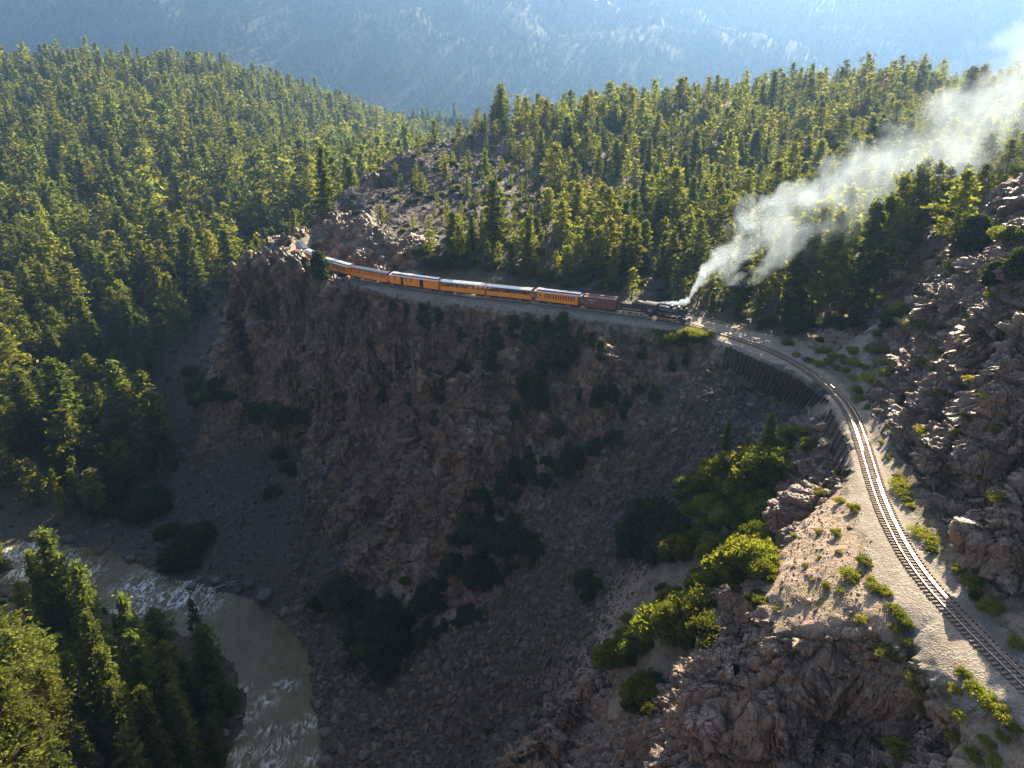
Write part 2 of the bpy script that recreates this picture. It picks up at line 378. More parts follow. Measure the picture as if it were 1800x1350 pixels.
def refine(V, A, T, lfun, maxit=14):
    for it in range(maxit):
        E = np.sort(np.concatenate([T[:, [0, 1]], T[:, [1, 2]], T[:, [2, 0]]]), axis=1)
        key = E[:, 0].astype(np.int64) * len(V) + E[:, 1]
        u, inv = np.unique(key, return_inverse=True); nt = len(T)
        eid = np.stack([inv[:nt], inv[nt:2 * nt], inv[2 * nt:]], 1)
        a, b = u // len(V), u % len(V)
        ln = np.linalg.norm(V[a] - V[b], axis=1); mid = .5 * (V[a] + V[b])
        mark = ln > lfun(mid, .5 * (A[a] + A[b]))
        if not mark.any(): break
        el = ln[eid]; lg = eid[np.arange(nt), el.argmax(1)]
        for _ in range(6):
            need = mark[eid].any(1); c0 = mark.sum(); mark[lg[need]] = True
            if mark.sum() == c0: break
        nid = np.full(len(u), -1); nid[mark] = len(V) + np.arange(mark.sum())
        V = np.concatenate([V, mid[mark]]); A = np.concatenate([A, .5 * (A[a] + A[b])[mark]])
        m = mark[eid]; c = m.sum(1); M = nid[eid]; out = [T[c == 0]]
        s = c == 3; t, q = T[s], M[s]
        out += [np.stack([t[:, 0], q[:, 0], q[:, 2]], 1), np.stack([q[:, 0], t[:, 1], q[:, 1]], 1), np.stack([q[:, 2], q[:, 1], t[:, 2]], 1), q]
        for k in range(3):
            r = [(k + i) % 3 for i in range(3)]
            s = (c == 1) & m[:, k]; t, q = T[s][:, r], M[s][:, r]
            out += [np.stack([t[:, 0], q[:, 0], t[:, 2]], 1), np.stack([q[:, 0], t[:, 1], t[:, 2]], 1)]
            s = (c == 2) & ~m[:, r[2]]; t, q = T[s][:, r], M[s][:, r]
            out += [np.stack([q[:, 0], t[:, 1], q[:, 1]], 1), np.stack([t[:, 0], q[:, 0], q[:, 1]], 1), np.stack([t[:, 0], q[:, 1], t[:, 2]], 1)]
        T = np.concatenate(out)
    return V, A, T
def vnormals(V, T):
    n = np.cross(V[T[:, 1]] - V[T[:, 0]], V[T[:, 2]] - V[T[:, 0]]); o = np.zeros_like(V)
    for k in range(3):
        for c in range(3): o[:, c] += np.bincount(T[:, k], n[:, c], len(V))
    return o / np.maximum(np.linalg.norm(o, axis=1), 1e-9)[:, None]
def smooth(V, A, T, it, lam, wt):
    E = np.concatenate([T[:, [0, 1]], T[:, [1, 2]], T[:, [2, 0]]]); n = len(V)
    deg = np.bincount(E[:, 0], minlength=n) + np.bincount(E[:, 1], minlength=n)
    for _ in range(it):
        for X in (V, A):
            S = np.zeros_like(X)
            for c in range(X.shape[1]):
                S[:, c] = np.bincount(E[:, 0], X[E[:, 1], c], n) + np.bincount(E[:, 1], X[E[:, 0], c], n)
            S /= np.maximum(deg, 1)[:, None]
            X += (lam * wt)[:, None] * (S - X)
    return V, A
def infr(P, marg=.12):
    px, py, d = project(P)
    return (d > 5) & (px > -1800 * marg) & (px < 1800 * (1 + marg)) & (py > -1350 * marg) & (py < 1350 * (1 + marg))
QUAL = 1.22
def l_coarse(P, A):
    d = np.linalg.norm(P - np.array([0, 0, CAM_H]), axis=1)
    return np.where(infr(P, .3), np.clip(d / 45, 2.5, 14), 25)
def l_fine(P, A):
    d = np.linalg.norm(P - np.array([0, 0, CAM_H]), axis=1)
    f = np.clip(A[:, 2] + .35 * A[:, 5], 0, 1); g = np.clip(A[:, 4], 0, 1)
    l = np.where(d < 125, np.maximum(.17 + .10 * g, d / 480), d / 400) * (1 - f) + (d / 105) * f
    l = np.where(A[:, 3] > .8, np.maximum(l, .55), l)
    return np.where(infr(P, .04), l, np.maximum(3.5, d / 25))
TV, TA, TT = build_tin()
TV, TA, TT = refine(TV, TA, TT, l_coarse)
wt = 1 - np.clip(TA[:, 3] * 1.6, 0, 1)
dt = np.full(len(TV), 99.)
for i in range(0, len(TR), 8): dt = np.minimum(dt, np.hypot(TV[:, 0] - TR[i, 0], TV[:, 1] - TR[i, 1]))
wt = np.where((dt > 4.2) & (TV[:, 1] < 95), np.maximum(wt, .6), wt); wt *= 1 - .45 * TA[:, 0]
TV, TA = smooth(TV, TA, TT, 4, .5, wt)
# large shapes: ribs and hollows
nrm = vnormals(TV, TT)
R_, S_, F_, B_, G_, W_ = TA.T
free = 1 - np.clip(B_ * 2.2, 0, 1)
rib = np.abs(vnoise(TV * np.array([.11, .11, .03]) + 3, 5)) * 2 - .8
rib2 = np.abs(vnoise(TV * np.array([.24, .24, .07]) + 9, 6)) * 2 - .8
big = fbm(TV / 26.0, 3, 2)
bv0 = BVHTree.FromPolygons(TV.tolist(), TT.tolist(), epsilon=0.0); carve = np.zeros(len(TV))
for q, amp, wd in (('868,600;809,645;770,690;730,750;688,824;640,890;587,956', -4.5, 3.6), ('632,540;650,620;667,719', -3.2, 2.8), ('562,480;575,560;592,660;605,760', -2.6, 2.4), ('935,690;930,780;905,850;860,930', -3, 3.0),
                   ('440,480;425,560;420,650', -2.4, 2.4), ('705,540;712,600;700,660', -2.0, 2.0), ('740,860;720,930;700,1000', -2.4, 2.4), ('520,470;505,560;515,660;530,740', 3.2, 4.0), ('470,470;455,560;450,650', 2.0, 3.0), ('710,880;692,960;642,990', 3.2, 5.0),
                   ('822,665;830,740;850,800', 2.6, 3.6), ('885,665;885,760', 1.8, 2.6), ('750,560;745,620;740,660', 2.4, 3.5), ('600,800;580,860;575,900', 2.2, 3.2), ('790,870;800,930;810,980', 2.2, 4), ('1085,640;1090,690', 1.8, 3.5), ('480,412;490,404;497,411', 3.0, 1.8)):
    pl = []
    for x, y in resample([[float(v) for v in k.split(',')] for k in q.split(';')], 9):
        h = bv0.ray_cast(Vector((0, 0, CAM_H)), (Vector(D(x, y, 100.0)) - Vector((0, 0, CAM_H))).normalized())
        if h[0] is not None: pl.append(h[0][:])
    d2 = np.full(len(TV), 1e9)
    for p in pl: d2 = np.minimum(d2, ((TV - np.array(p)) ** 2).sum(1))
    carve += amp * np.exp(-d2 / (2 * (wd * .8) ** 2))
TV = TV + nrm * (free * carve)[:, None]
TV = TV + nrm * (free * (R_ * (3.0 * rib + 1.7 * rib2 + 1.2 * big) + G_ * 1.0 * big + F_ * 2.2 * big + S_ * .7 * big))[:, None]
TV, TA, TT = refine(TV, TA, TT, l_fine)
# fine shapes
R_, S_, F_, B_, G_, W_ = TA.T
nrm = vnormals(TV, TT)
steep = sstep(.72, .5, nrm[:, 2])
edge = fbm(TV / 5.0, 3, 31)
rock = np.clip(np.maximum(sstep(.35, .75, R_ + .35 * edge), steep * (1 - .6 * S_) * (1 - B_)), 0, 1) * (1 - sstep(.3, .7, B_))
free = 1 - np.clip(B_ * 2.2, 0, 1)
vis = infr(TV, .08)
sel = (rock > .02) & vis
disp = np.zeros(len(TV)); crack = np.zeros(len(TV), np.float32)
P = TV[sel]; q = P.copy()
warp = np.stack([fbm(P / 7, 2, 41), fbm(P / 7, 2, 42), fbm(P / 7, 2, 43)], 1)
q = P + warp * 1.6
ca, sa = math.cos(.35), math.sin(.35)
qx = q[:, 0] * ca + q[:, 2] * sa; qz = -q[:, 0] * sa + q[:, 2] * ca
qq = np.stack([qx, q[:, 1], qz], 1)
near = sstep(135, 110, P[:, 1]) * sstep(0, 14, P[:, 0])
dsum = 0; ck = np.zeros(len(P), np.float32)
upn = np.clip(nrm[sel][:, 2], 0, 1)
for sc_, an, amp, cw, sd in ((6.0, 2.4, 1.25, .05, 50), (.9, 1.4, .22, .09, 70)):
    f1, f2, h, v = cells(qq / np.array([sc_, sc_ * .8, sc_ * an]), sd)
    tv = np.stack([h * 7 % 1, h * 13 % 1, h * 29 % 1], 1) * 2 - 1
    e = sstep(cw, 0, f2 - f1)
    am = amp * (1 - .55 * near) if sc_ > 2 else amp
    dsum = dsum + am * ((h - .5) * .8 + (v * tv).sum(1) * 1.25) - am * .45 * e
    ck = np.maximum(ck, e * (.5 if sc_ < 2 else .9))
# joint planes: three sets cut the rock into blocks, each set off by its own amount
wj = np.stack([fbm(P / 11, 2, 141), fbm(P / 11, 2, 142), fbm(P / 11, 2, 143)], 1)
def joints(sp, amp, rec, sd):
    I = []; e = 0
    for k, (n_, s_) in enumerate((((.50, .85, .14), sp), ((.38, -.12, .92), sp * 2.3), ((.88, -.40, -.24), sp * 1.5))):
        n_ = np.array(n_) / np.linalg.norm(n_); u = P @ n_ / s_ + 1.1 * wj[:, k] + .12 * vnoise(P / (sp * .8), sd + 9 + k); i = np.floor(u); f = u - i
        cut = _h(i.astype(np.int64), np.zeros(len(i), np.int64), np.zeros(len(i), np.int64), sd + 5 + k) * .5 + .25   # uneven spacing
        i = i * 2 + (f > cut); I.append(i.astype(np.int64)); w_ = np.minimum(np.minimum(f, 1 - f), np.abs(f - cut)) * s_
        e = np.maximum(e, sstep(.16 + .05 * sp, .0, w_) * (.55 + .45 * _h(i.astype(np.int64), i.astype(np.int64), i.astype(np.int64), sd + 20 + k)))
    h = _h(I[0], I[1], I[2], sd); return amp * (h - .5) * 2 - rec * e, e
for sp, amp, rec, sd in ((3.6, 1.25, 1.0, 201), (1.35, .40, .40, 231)):
    dj, e = joints(sp, amp, rec, sd); dsum = dsum + dj; ck = np.maximum(ck, e)
strat = vnoise(np.stack([qx * .10, q[:, 1] * .10, qz * .55], 1), 77)
dsum = dsum + .45 * (np.abs(strat) * 2 - .7) + .18 * fbm(P / 1.6, 4, 80)
wl = (P @ np.array([.34, -.16, .93])) / 3.1 + .9 * wj[:, 0] + .25 * vnoise(P / 2.5, 171); wl2 = (P @ np.array([.28, -.2, .93])) / 1.25 + 1.2 * wj[:, 1] + .2 * vnoise(P / 1.2, 172)
right = sstep(40, 46, P[:, 0]) * near
dsum = dsum + (.35 * near + .65 * right) * (1.9 * (.5 - (wl - np.floor(wl))) + .55 * (.5 - (wl2 - np.floor(wl2))))
small = (P[:, 1] < 110) & (P[:, 0] < 44)
dsum = dsum * (1 - np.where(small, .8 * upn ** 2, .3 * upn))
disp[sel] = dsum * rock[sel]; crack[sel] = ck * rock[sel]
o = (~sel) | (rock < .98)
lump = np.zeros(len(TV)); lump[o] = fbm(TV[o] / 2.2, 4, 90)
disp += (1 - rock) * free * lump * (.5 * S_ + .55 * G_ + .8 * F_ + .3 * R_)
disp += B_ * .03 * vnoise(TV / .7, 95)
TV = TV + nrm * disp[:, None]
scree = np.clip(S_, 0, 1) * (1 - rock)
ATTR = np.stack([rock, scree, np.clip(B_, 0, 1), np.clip(F_, 0, 1), np.clip(G_, 0, 1), sstep(118, 100, TV[:, 1]) * sstep(0, 12, TV[:, 0])], 1).astype(np.float32)
bvh = BVHTree.FromPolygons(TV.tolist(), TT.tolist(), epsilon=0.0)
CAMP = Vector((0, 0, CAM_H))
def ground_px(px, py):               # the ground point seen at a pixel of the photograph
    d = (Vector(D(px, py, 100.0)) - CAMP).normalized()
    h = bvh.ray_cast(CAMP, d)
    return h[0], h[1]
def ground_xy(x, y):
    h = bvh.ray_cast(Vector((x, y, 500)), Vector((0, 0, -1)))
    return h[0], h[1]
print('TERRAIN', len(TV), len(TT))
# ------------------------------------------------------------------ terrain material and the pieces of the terrain
def terrain_material():
    m, nt, b = nodes('terrain'); co = objco(nt)
    ga = N(nt, 'ShaderNodeAttribute', attribute_name='mask_a'); gb = N(nt, 'ShaderNodeAttribute', attribute_name='mask_b')
    sa = N(nt, 'ShaderNodeSeparateColor'); L(nt, ga.outputs['Color'], sa.inputs[0]); sb = N(nt, 'ShaderNodeSeparateColor'); L(nt, gb.outputs['Color'], sb.inputs[0])
    st = N(nt, 'ShaderNodeMapping'); st.inputs['Scale'].default_value = (1, 1, .28); st.inputs['Rotation'].default_value = (0, .35, 0); L(nt, co, st.inputs[0])
    n1 = noise(nt, st.outputs[0], .16, 5, .6, .4); n2 = noise(nt, st.outputs[0], .9, 5, .65); n3 = noise(nt, co, 5.0, 4, .6)
    n0 = noise(nt, co, .035, 3, .5)
    rock = ramp(nt, n1, [(.32, (.060, .050, .046)), (.43, (.15, .088, .054)), (.50, (.34, .175, .078)), (.57, (.155, .102, .066)), (.70, (.24, .18, .128))])
    rock = mix(nt, .55, rock, ramp(nt, n2, [(.32, (.045, .038, .035)), (.46, (.155, .098, .060)), (.56, (.28, .165, .09)), (.70, (.245, .20, .16))]))
    rock = mix(nt, math_n(nt, 'MULTIPLY', math_n(nt, 'SUBTRACT', n3, .45), 1.6, True), rock, (.30, .245, .21))
    def crackv(scale, feat='DISTANCE_TO_EDGE'):
        vv = N(nt, 'ShaderNodeTexVoronoi', feature=feat); vv.inputs['Scale'].default_value = scale; L(nt, wv, vv.inputs['Vector']); return vv
    wmx = N(nt, 'ShaderNodeVectorMath', operation='ADD'); wnz = N(nt, 'ShaderNodeTexNoise'); wnz.inputs['Scale'].default_value = .6; wnz.inputs['Detail'].default_value = 3; L(nt, co, wnz.inputs['Vector'])
    wsc = N(nt, 'ShaderNodeVectorMath', operation='SCALE'); wsc.inputs['Scale'].default_value = 1.1; L(nt, wnz.outputs['Color'], wsc.inputs[0]); L(nt, st.outputs[0], wmx.inputs[0]); L(nt, wsc.outputs[0], wmx.inputs[1]); wv = wmx.outputs[0]
    k1, k2, kc = crackv(.42), crackv(1.25), crackv(.8, 'F1')
    ks = N(nt, 'ShaderNodeSeparateColor'); L(nt, kc.outputs['Color'], ks.inputs[0])
    tone = N(nt, 'ShaderNodeMapRange'); L(nt, ks.outputs[0], tone.inputs[0]); tone.inputs['To Min'].default_value = .62; tone.inputs['To Max'].default_value = 1.25
    rock = mix(nt, 1.0, rock, tone.outputs[0], 'MULTIPLY')
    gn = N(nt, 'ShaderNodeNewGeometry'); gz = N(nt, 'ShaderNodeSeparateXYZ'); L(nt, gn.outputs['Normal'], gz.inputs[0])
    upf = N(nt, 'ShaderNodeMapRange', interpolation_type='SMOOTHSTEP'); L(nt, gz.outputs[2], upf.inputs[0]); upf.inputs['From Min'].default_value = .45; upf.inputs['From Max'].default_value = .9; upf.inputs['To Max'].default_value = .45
    rock = mix(nt, upf.outputs[0], rock, mix(nt, n2, (.19, .145, .112), (.38, .32, .265)))  # upward faces tinted paler: sunlit look of the tops painted into the colour
    rock = mix(nt, math_n(nt, 'MULTIPLY', sb.outputs[2], .6), rock, mix(nt, n1, (.17, .115, .09), (.45, .345, .295)))
    rcrack = math_n(nt, 'ADD', ramp(nt, k1.outputs['Distance'], [(0, (0, 0, 0)), (.07, (1, 1, 1))]), math_n(nt, 'MULTIPLY', ramp(nt, k2.outputs['Distance'], [(0, (0, 0, 0)), (.08, (1, 1, 1))]), .5))
    scr = ramp(nt, n3, [(.3, (.032, .027, .026)), (.5, (.074, .058, .050)), (.72, (.125, .10, .084))])
    scr = mix(nt, ramp(nt, n0, [(.42, (0, 0, 0)), (.6, (1, 1, 1))]), scr, mix(nt, n3, (.042, .031, .027), (.11, .078, .064)))
    v = N(nt, 'ShaderNodeTexVoronoi'); v.inputs['Scale'].default_value = 7.0; L(nt, co, v.inputs['Vector'])
    hs = N(nt, 'ShaderNodeSeparateColor'); L(nt, v.outputs['Color'], hs.inputs[0])
    grav = mix(nt, hs.outputs[0], (.15, .13, .112), (.36, .32, .275))
    grav = mix(nt, ramp(nt, noise(nt, co, .55, 4), [(.42, (0, 0, 0)), (.62, (1, 1, 1))]), grav, (.21, .175, .145))
    floor_ = ramp(nt, noise(nt, co, .35, 6, .65), [(.34, (.032, .028, .016)), (.5, (.062, .050, .032)), (.62, (.06, .062, .026)), (.75, (.10, .08, .055))])
    dirt = ramp(nt, noise(nt, co, .5, 6, .7), [(.32, (.12, .085, .062)), (.48, (.26, .18, .13)), (.6, (.34, .25, .18)), (.75, (.2, .15, .12))])
    dirt = mix(nt, math_n(nt, 'MULTIPLY', math_n(nt, 'SUBTRACT', hs.outputs[1], .6), 1.8, True), dirt, (.36, .30, .26))
    grass = ramp(nt, noise(nt, co, .22, 5, .65), [(.50, (0, 0, 0)), (.60, (1, 1, 1))])
    dirt = mix(nt, math_n(nt, 'MULTIPLY', grass, .55), dirt, mix(nt, n3, (.10, .105, .03), (.17, .16, .05)))
    def edge(s, a=.5, w=.2):          # break the mask's edge up with noise
        x = math_n(nt, 'ADD', s, math_n(nt, 'MULTIPLY', math_n(nt, 'SUBTRACT', n2, .5), .9))
        r = N(nt, 'ShaderNodeMapRange', interpolation_type='SMOOTHSTEP'); r.inputs['From Min'].default_value = a - w; r.inputs['From Max'].default_value = a + w
        L(nt, x, r.inputs[0]); return r.outputs[0]
    c = mix(nt, edge(sb.outputs[1]), floor_, dirt)
    c = mix(nt, edge(sa.outputs[1], .4), c, scr)
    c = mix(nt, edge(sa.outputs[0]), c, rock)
    c = mix(nt, edge(sa.outputs[2], .55, .12), c, grav)
    L(nt, c, b.inputs['Base Color']); rr = N(nt, 'ShaderNodeMapRange'); L(nt, sa.outputs[0], rr.inputs[0]); rr.inputs['To Min'].default_value = .85; rr.inputs['To Max'].default_value = .46; L(nt, rr.outputs[0], b.inputs['Roughness'])
    b.inputs['Specular IOR Level'].default_value = .55
    h = math_n(nt, 'ADD', math_n(nt, 'MULTIPLY', n3, .5), math_n(nt, 'ADD', math_n(nt, 'MULTIPLY', v.outputs['Distance'], .35), noise(nt, st.outputs[0], 2.2, 5, .7)))
    h = math_n(nt, 'ADD', h, math_n(nt, 'MULTIPLY', rcrack, math_n(nt, 'MULTIPLY', sa.outputs[0], 1.3)))
    bump(nt, b, h, .9, .26)
    return m
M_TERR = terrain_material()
def terrain_pieces():
    cen = TV[TT].mean(1); a = ATTR[TT].mean(1)
    px, py, d = project(cen); near_side = (cen[:, 0] > 38) & (cen[:, 1] < 130) & (px > 1480)
    kind = np.full(len(TT), 0)                                                 # 0 hillside
    kind[a[:, 4] > .45] = 1                                                    # dirt
    kind[a[:, 1] > .5] = 2                                                     # scree
    kind[a[:, 0] > .5] = 3                                                     # rock, by place: cliff, wall beside the track, bluff, outcrop
    r = kind == 3
    on_right = r & (cen[:, 0] > np.interp(cen[:, 1], [-30, 10, 42, 54, 69, 82, 99, 130], [58, 47, 44, 43, 45, 49, 55, 58]))
    kind[on_right & (cen[:, 1] < 160)] = 4
    kind[r & ~on_right & (cen[:, 1] < 100)] = 5
    # the hill rock behind the track and up the cut
    j = np.array([np.interp(cen[:, 0], TR[::-1, 0][TR[::-1, 1] > 130], TR[::-1, 1][TR[::-1, 1] > 130])])[0]
    kind[r & (cen[:, 1] > j + 2) & (cen[:, 1] > 135) & (cen[:, 0] > -62) & (kind == 3)] = 6
    kind[(a[:, 3] > .5) & (cen[:, 0] < -30) & (cen[:, 1] > 150) & (kind == 0)] = 8
    kind[(a[:, 3] > .5) & (cen[:, 1] < 170) & (cen[:, 0] < -20) & (cen[:, 2] < -20) & (np.interp(cen[:, 0], [-215, -145, -103, -80, -60, -45], [190, 166, 150, 125, 125, 110]) > cen[:, 1])] = 9
    kind[a[:, 2] > .55] = 7
    names = ['forest_hill', 'dirt_slope', 'scree_slope', 'cliff', 'rock_wall', 'rock_bluff', 'rock_outcrop', 'gravel_bed', 'canyon_hillside', 'river_bank']
    labels = ['forested hill rising behind the train', 'bare dirt and thin grass between the rocks', 'dark scree slope running down to the river', 'dark brown cliff falling away below the train',
              'steep fractured rock wall beside the empty track', 'sunlit rock bluff in front of the curve', 'rock face above the line beside the cut', 'pale gravel bed carrying the track',
              'forested canyon side across the river', 'near forested bank of the river']
    for k in range(10):
        t = TT[kind == k]
        if not len(t): continue
        u, inv = np.unique(t, return_inverse=True)
        me = tri_mesh(names[k], TV[u], inv.reshape(-1, 3))
        for nm, cols in (('mask_a', [0, 1, 2]), ('mask_b', [3, 4, 5])):
            at = me.attributes.new(nm, 'FLOAT_COLOR', 'POINT'); c = np.ones((len(u), 4), np.float32); c[:, :3] = ATTR[u][:, cols]
            at.data.foreach_set('color', c.ravel())
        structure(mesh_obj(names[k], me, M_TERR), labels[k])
terrain_pieces()

# ------------------------------------------------------------------ far mountain
def far_mountain():
    nx, ny = 460, 190
    xs = np.linspace(-3800, 4300, nx); ys = 840 + 3300 * np.linspace(0, 1, ny) ** 1.15
    X, Y = np.meshgrid(xs, ys); p = np.stack([X.ravel(), Y.ravel(), 0 * X.ravel()], 1)
    x, y = p[:, 0], p[:, 1]
    base = 4 + 14 * fbm(p / 220, 3, 3) + np.clip(y - 1950 - 180 * np.sin(x / 700) - 140 * fbm(p / 800, 2, 8), 0, None) * .50
    rid = np.abs(vnoise(p / np.array([420., 800., 1]), 21)); rid2 = np.abs(vnoise(p / np.array([170., 380., 1]) + 5, 22))
    up = np.clip((y - 2000) / 700, 0, 1)
    z = base + up * (150 * (rid - .3) + 55 * (rid2 - .3) + 40 * fbm(p / 140, 4, 23))
    ridge = [D(600, -70, 3500), D(500, 0, 3150), D(420, 22, 2950), D(320, 48, 2700), D(220, 78, 2450), D(110, 125, 2200), D(0, 170, 2000)]
    R = resample(ridge, 20)
    d2 = np.full(len(p), 1e9); zr = np.zeros(len(p))
    for q in R:
        d = np.hypot(x - q[0], y - q[1]); m = d < d2; d2[m] = d[m]; zr[m] = q[2]
    z = np.maximum(z, zr + 14 * fbm(p / 60, 3, 24) - .62 * d2)
    z = np.minimum(z, 770 + 20 * vnoise(p / 200, 4))
    V = np.stack([x, y, z], 1)
    i = np.arange(ny - 1)[:, None] * nx + np.arange(nx - 1)[None]
    i = i.ravel(); T = np.concatenate([np.stack([i, i + 1, i + nx + 1], 1), np.stack([i, i + nx + 1, i + nx], 1)])
    me = tri_mesh('far_mountain', V, T); me.polygons.foreach_set('use_smooth', np.ones(len(T), bool))
    m, nt, b = nodes('mountain'); co = objco(nt)
    c = ramp(nt, noise(nt, co, .008, 6, .62), [(.36, (.028, .034, .018)), (.5, (.045, .05, .025)), (.6, (.065, .063, .036)), (.74, (.095, .085, .055))])
    L(nt, c, b.inputs['Base Color']); b.inputs['Roughness'].default_value = .95; b.inputs['Specular IOR Level'].default_value = .1
    bump(nt, b, noise(nt, co, .12, 4), .8, 6.0)
    structure(mesh_obj('mountain', me, m), 'hazy forested mountain side closing the valley')
    return V, BVHTree.FromPolygons(V.tolist(), T.tolist())
MV, mbvh = far_mountain()

# ------------------------------------------------------------------ river
FOAM = [Z(x, y, -75) for x, y in [(20,975),(50,1005),(90,985),(60,960),(130,1010),(90,1040),(250,1030),(260,1065),(300,1050),(330,1045),(350,1055),(230,1075),(345,1030)]]
FOAM2 = [Z(x, y, -75) for x, y in [(425,1215),(430,1260),(415,1290),(400,1330),(440,1325),(480,1315),(510,1300),(530,1280),(420,1350),(480,1345),(540,1270),(545,1335),(470,1285),(500,1206),(465,1233)]]
def river():
    s = .55; xs = np.arange(-200, -22, s); ys = np.arange(10, 212, s); X, Y = np.meshgrid(xs, ys)
    p = np.stack([X.ravel(), Y.ravel(), 0 * X.ravel()], 1)
    foam = np.zeros(len(p))
    for q in FOAM: foam = np.maximum(foam, np.exp(-((p[:, 0] - q[0]) ** 2 + (p[:, 1] - q[1]) ** 2) / 30.))
    for q in FOAM2: foam = np.maximum(foam, .62 * np.exp(-((p[:, 0] - q[0]) ** 2 / 6. + (p[:, 1] - q[1]) ** 2 / 3.)))
    wv = fbm(p / np.array([2.2, 4.0, 1]), 3, 60) * .22 + foam * fbm(p / 1.2, 3, 61) * .9
    V = np.stack([p[:, 0], p[:, 1], -75 + wv], 1); nx, ny = len(xs), len(ys)
    i = (np.arange(ny - 1)[:, None] * nx + np.arange(nx - 1)[None]).ravel()
    T = np.concatenate([np.stack([i, i + 1, i + nx + 1], 1), np.stack([i, i + nx + 1, i + nx], 1)])
    me = tri_mesh('river', V, T); me.polygons.foreach_set('use_smooth', np.ones(len(T), bool))
    at = me.attributes.new('foam', 'FLOAT', 'POINT'); at.data.foreach_set('value', foam.astype(np.float32))
    m, nt, b = nodes('river_water'); co = objco(nt)
    fa = N(nt, 'ShaderNodeAttribute', attribute_name='foam')
    mp = N(nt, 'ShaderNodeMapping'); mp.inputs['Rotation'].default_value = (0, 0, .5); mp.inputs['Scale'].default_value = (1, .45, 1); L(nt, co, mp.inputs[0])
    n1 = noise(nt, mp.outputs[0], .9, 6, .62, 1.2); n2 = noise(nt, co, .12, 4); n3 = noise(nt, mp.outputs[0], .55, 6, .7, 2.2)
    c = ramp(nt, n2, [(.35, (.075, .060, .024)), (.65, (.115, .092, .040))])
    c = mix(nt, ramp(nt, n1, [(.45, (0, 0, 0)), (.75, (.5, .5, .5))]), c, (.155, .125, .062))
    fm = math_n(nt, 'MULTIPLY', fa.outputs['Fac'], ramp(nt, n3, [(.46, (0, 0, 0)), (.62, (1.3, 1.3, 1.3))]), True)
    st = ramp(nt, n3, [(.66, (0, 0, 0)), (.72, (.5, .5, .5))])
    fm = math_n(nt, 'MAXIMUM', fm, math_n(nt, 'MULTIPLY', st, math_n(nt, 'ADD', fa.outputs['Fac'], .12), True))
    c = mix(nt, fm, c, (.82, .83, .82))
    L(nt, c, b.inputs['Base Color'])
    r = N(nt, 'ShaderNodeMapRange'); L(nt, fm, r.inputs[0]); r.inputs['To Min'].default_value = .16; r.inputs['To Max'].default_value = .8; L(nt, r.outputs[0], b.inputs['Roughness'])
    b.inputs['IOR'].default_value = 1.33
    bump(nt, b, math_n(nt, 'ADD', n1, math_n(nt, 'MULTIPLY', fm, .6)), .5, .35)
    structure(mesh_obj('river', me, m), 'muddy olive brown river with white rapids')
river()

# ------------------------------------------------------------------ foliage and bark
def foliage(name, a, bcol, trans, var=.35, tmix=.42):
    m, nt, b = nodes(name); nt.nodes.remove(b)
    oi = N(nt, 'ShaderNodeObjectInfo'); co = objco(nt)
    n = noise(nt, co, 1.1, 3)
    c = mix(nt, n, a, bcol)
    hv = N(nt, 'ShaderNodeHueSaturation'); L(nt, c, hv.inputs['Color'])
    r1 = N(nt, 'ShaderNodeMapRange'); L(nt, oi.outputs['Random'], r1.inputs[0]); r1.inputs['To Min'].default_value = 1 - var; r1.inputs['To Max'].default_value = 1 + var
    r2 = N(nt, 'ShaderNodeMapRange'); L(nt, math_n(nt, 'FRACT', math_n(nt, 'MULTIPLY', oi.outputs['Random'], 37.7)), r2.inputs[0]); r2.inputs['To Min'].default_value = .482; r2.inputs['To Max'].default_value = .512; hv.inputs['Saturation'].default_value = 1.0
    L(nt, r1.outputs[0], hv.inputs['Value']); L(nt, r2.outputs[0], hv.inputs['Hue'])
    d = N(nt, 'ShaderNodeBsdfDiffuse'); L(nt, hv.outputs[0], d.inputs['Color'])
    t = N(nt, 'ShaderNodeBsdfTranslucent'); L(nt, mix(nt, 1.0, hv.outputs[0], trans, 'MULTIPLY'), t.inputs['Color'])
    mx = N(nt, 'ShaderNodeMixShader'); mx.inputs[0].default_value = tmix
    L(nt, d.outputs[0], mx.inputs[1]); L(nt, t.outputs[0], mx.inputs[2])
    L(nt, mx.outputs[0], nt.nodes['Material Output'].inputs['Surface']); return m
M_PINE = foliage('pine_needles', (.066, .088, .026), (.165, .178, .050), (2.0, 1.9, .85), tmix=.5)
M_FIR = foliage('fir_needles', (.048, .074, .026), (.128, .152, .046), (1.9, 1.85, .85), tmix=.48)
M_OAK = foliage('oak_leaves', (.085, .112, .026), (.165, .19, .046), (1.9, 1.8, .65), .3, .5)
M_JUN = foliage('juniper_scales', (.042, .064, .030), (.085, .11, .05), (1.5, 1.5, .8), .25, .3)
M_TUFT = foliage('low_plant_leaves', (.13, .16, .035), (.23, .24, .06), (1.8, 1.7, .7), .25, .45)
M_RUST = foliage('rusty_needles', (.14, .055, .025), (.24, .10, .035), (1.5, 1.1, .7), .2, .35)
M_BARK = plain('pine_bark', (.13, .085, .055), .9, 0, .4, 2.5)
M_GREY = plain('grey_dead_wood', (.30, .27, .24), .9, 0, .3, 3.0)
M_SHRUBBARK = plain('shrub_bark', (.09, .075, .06), .9, 0, .3, 3.0)

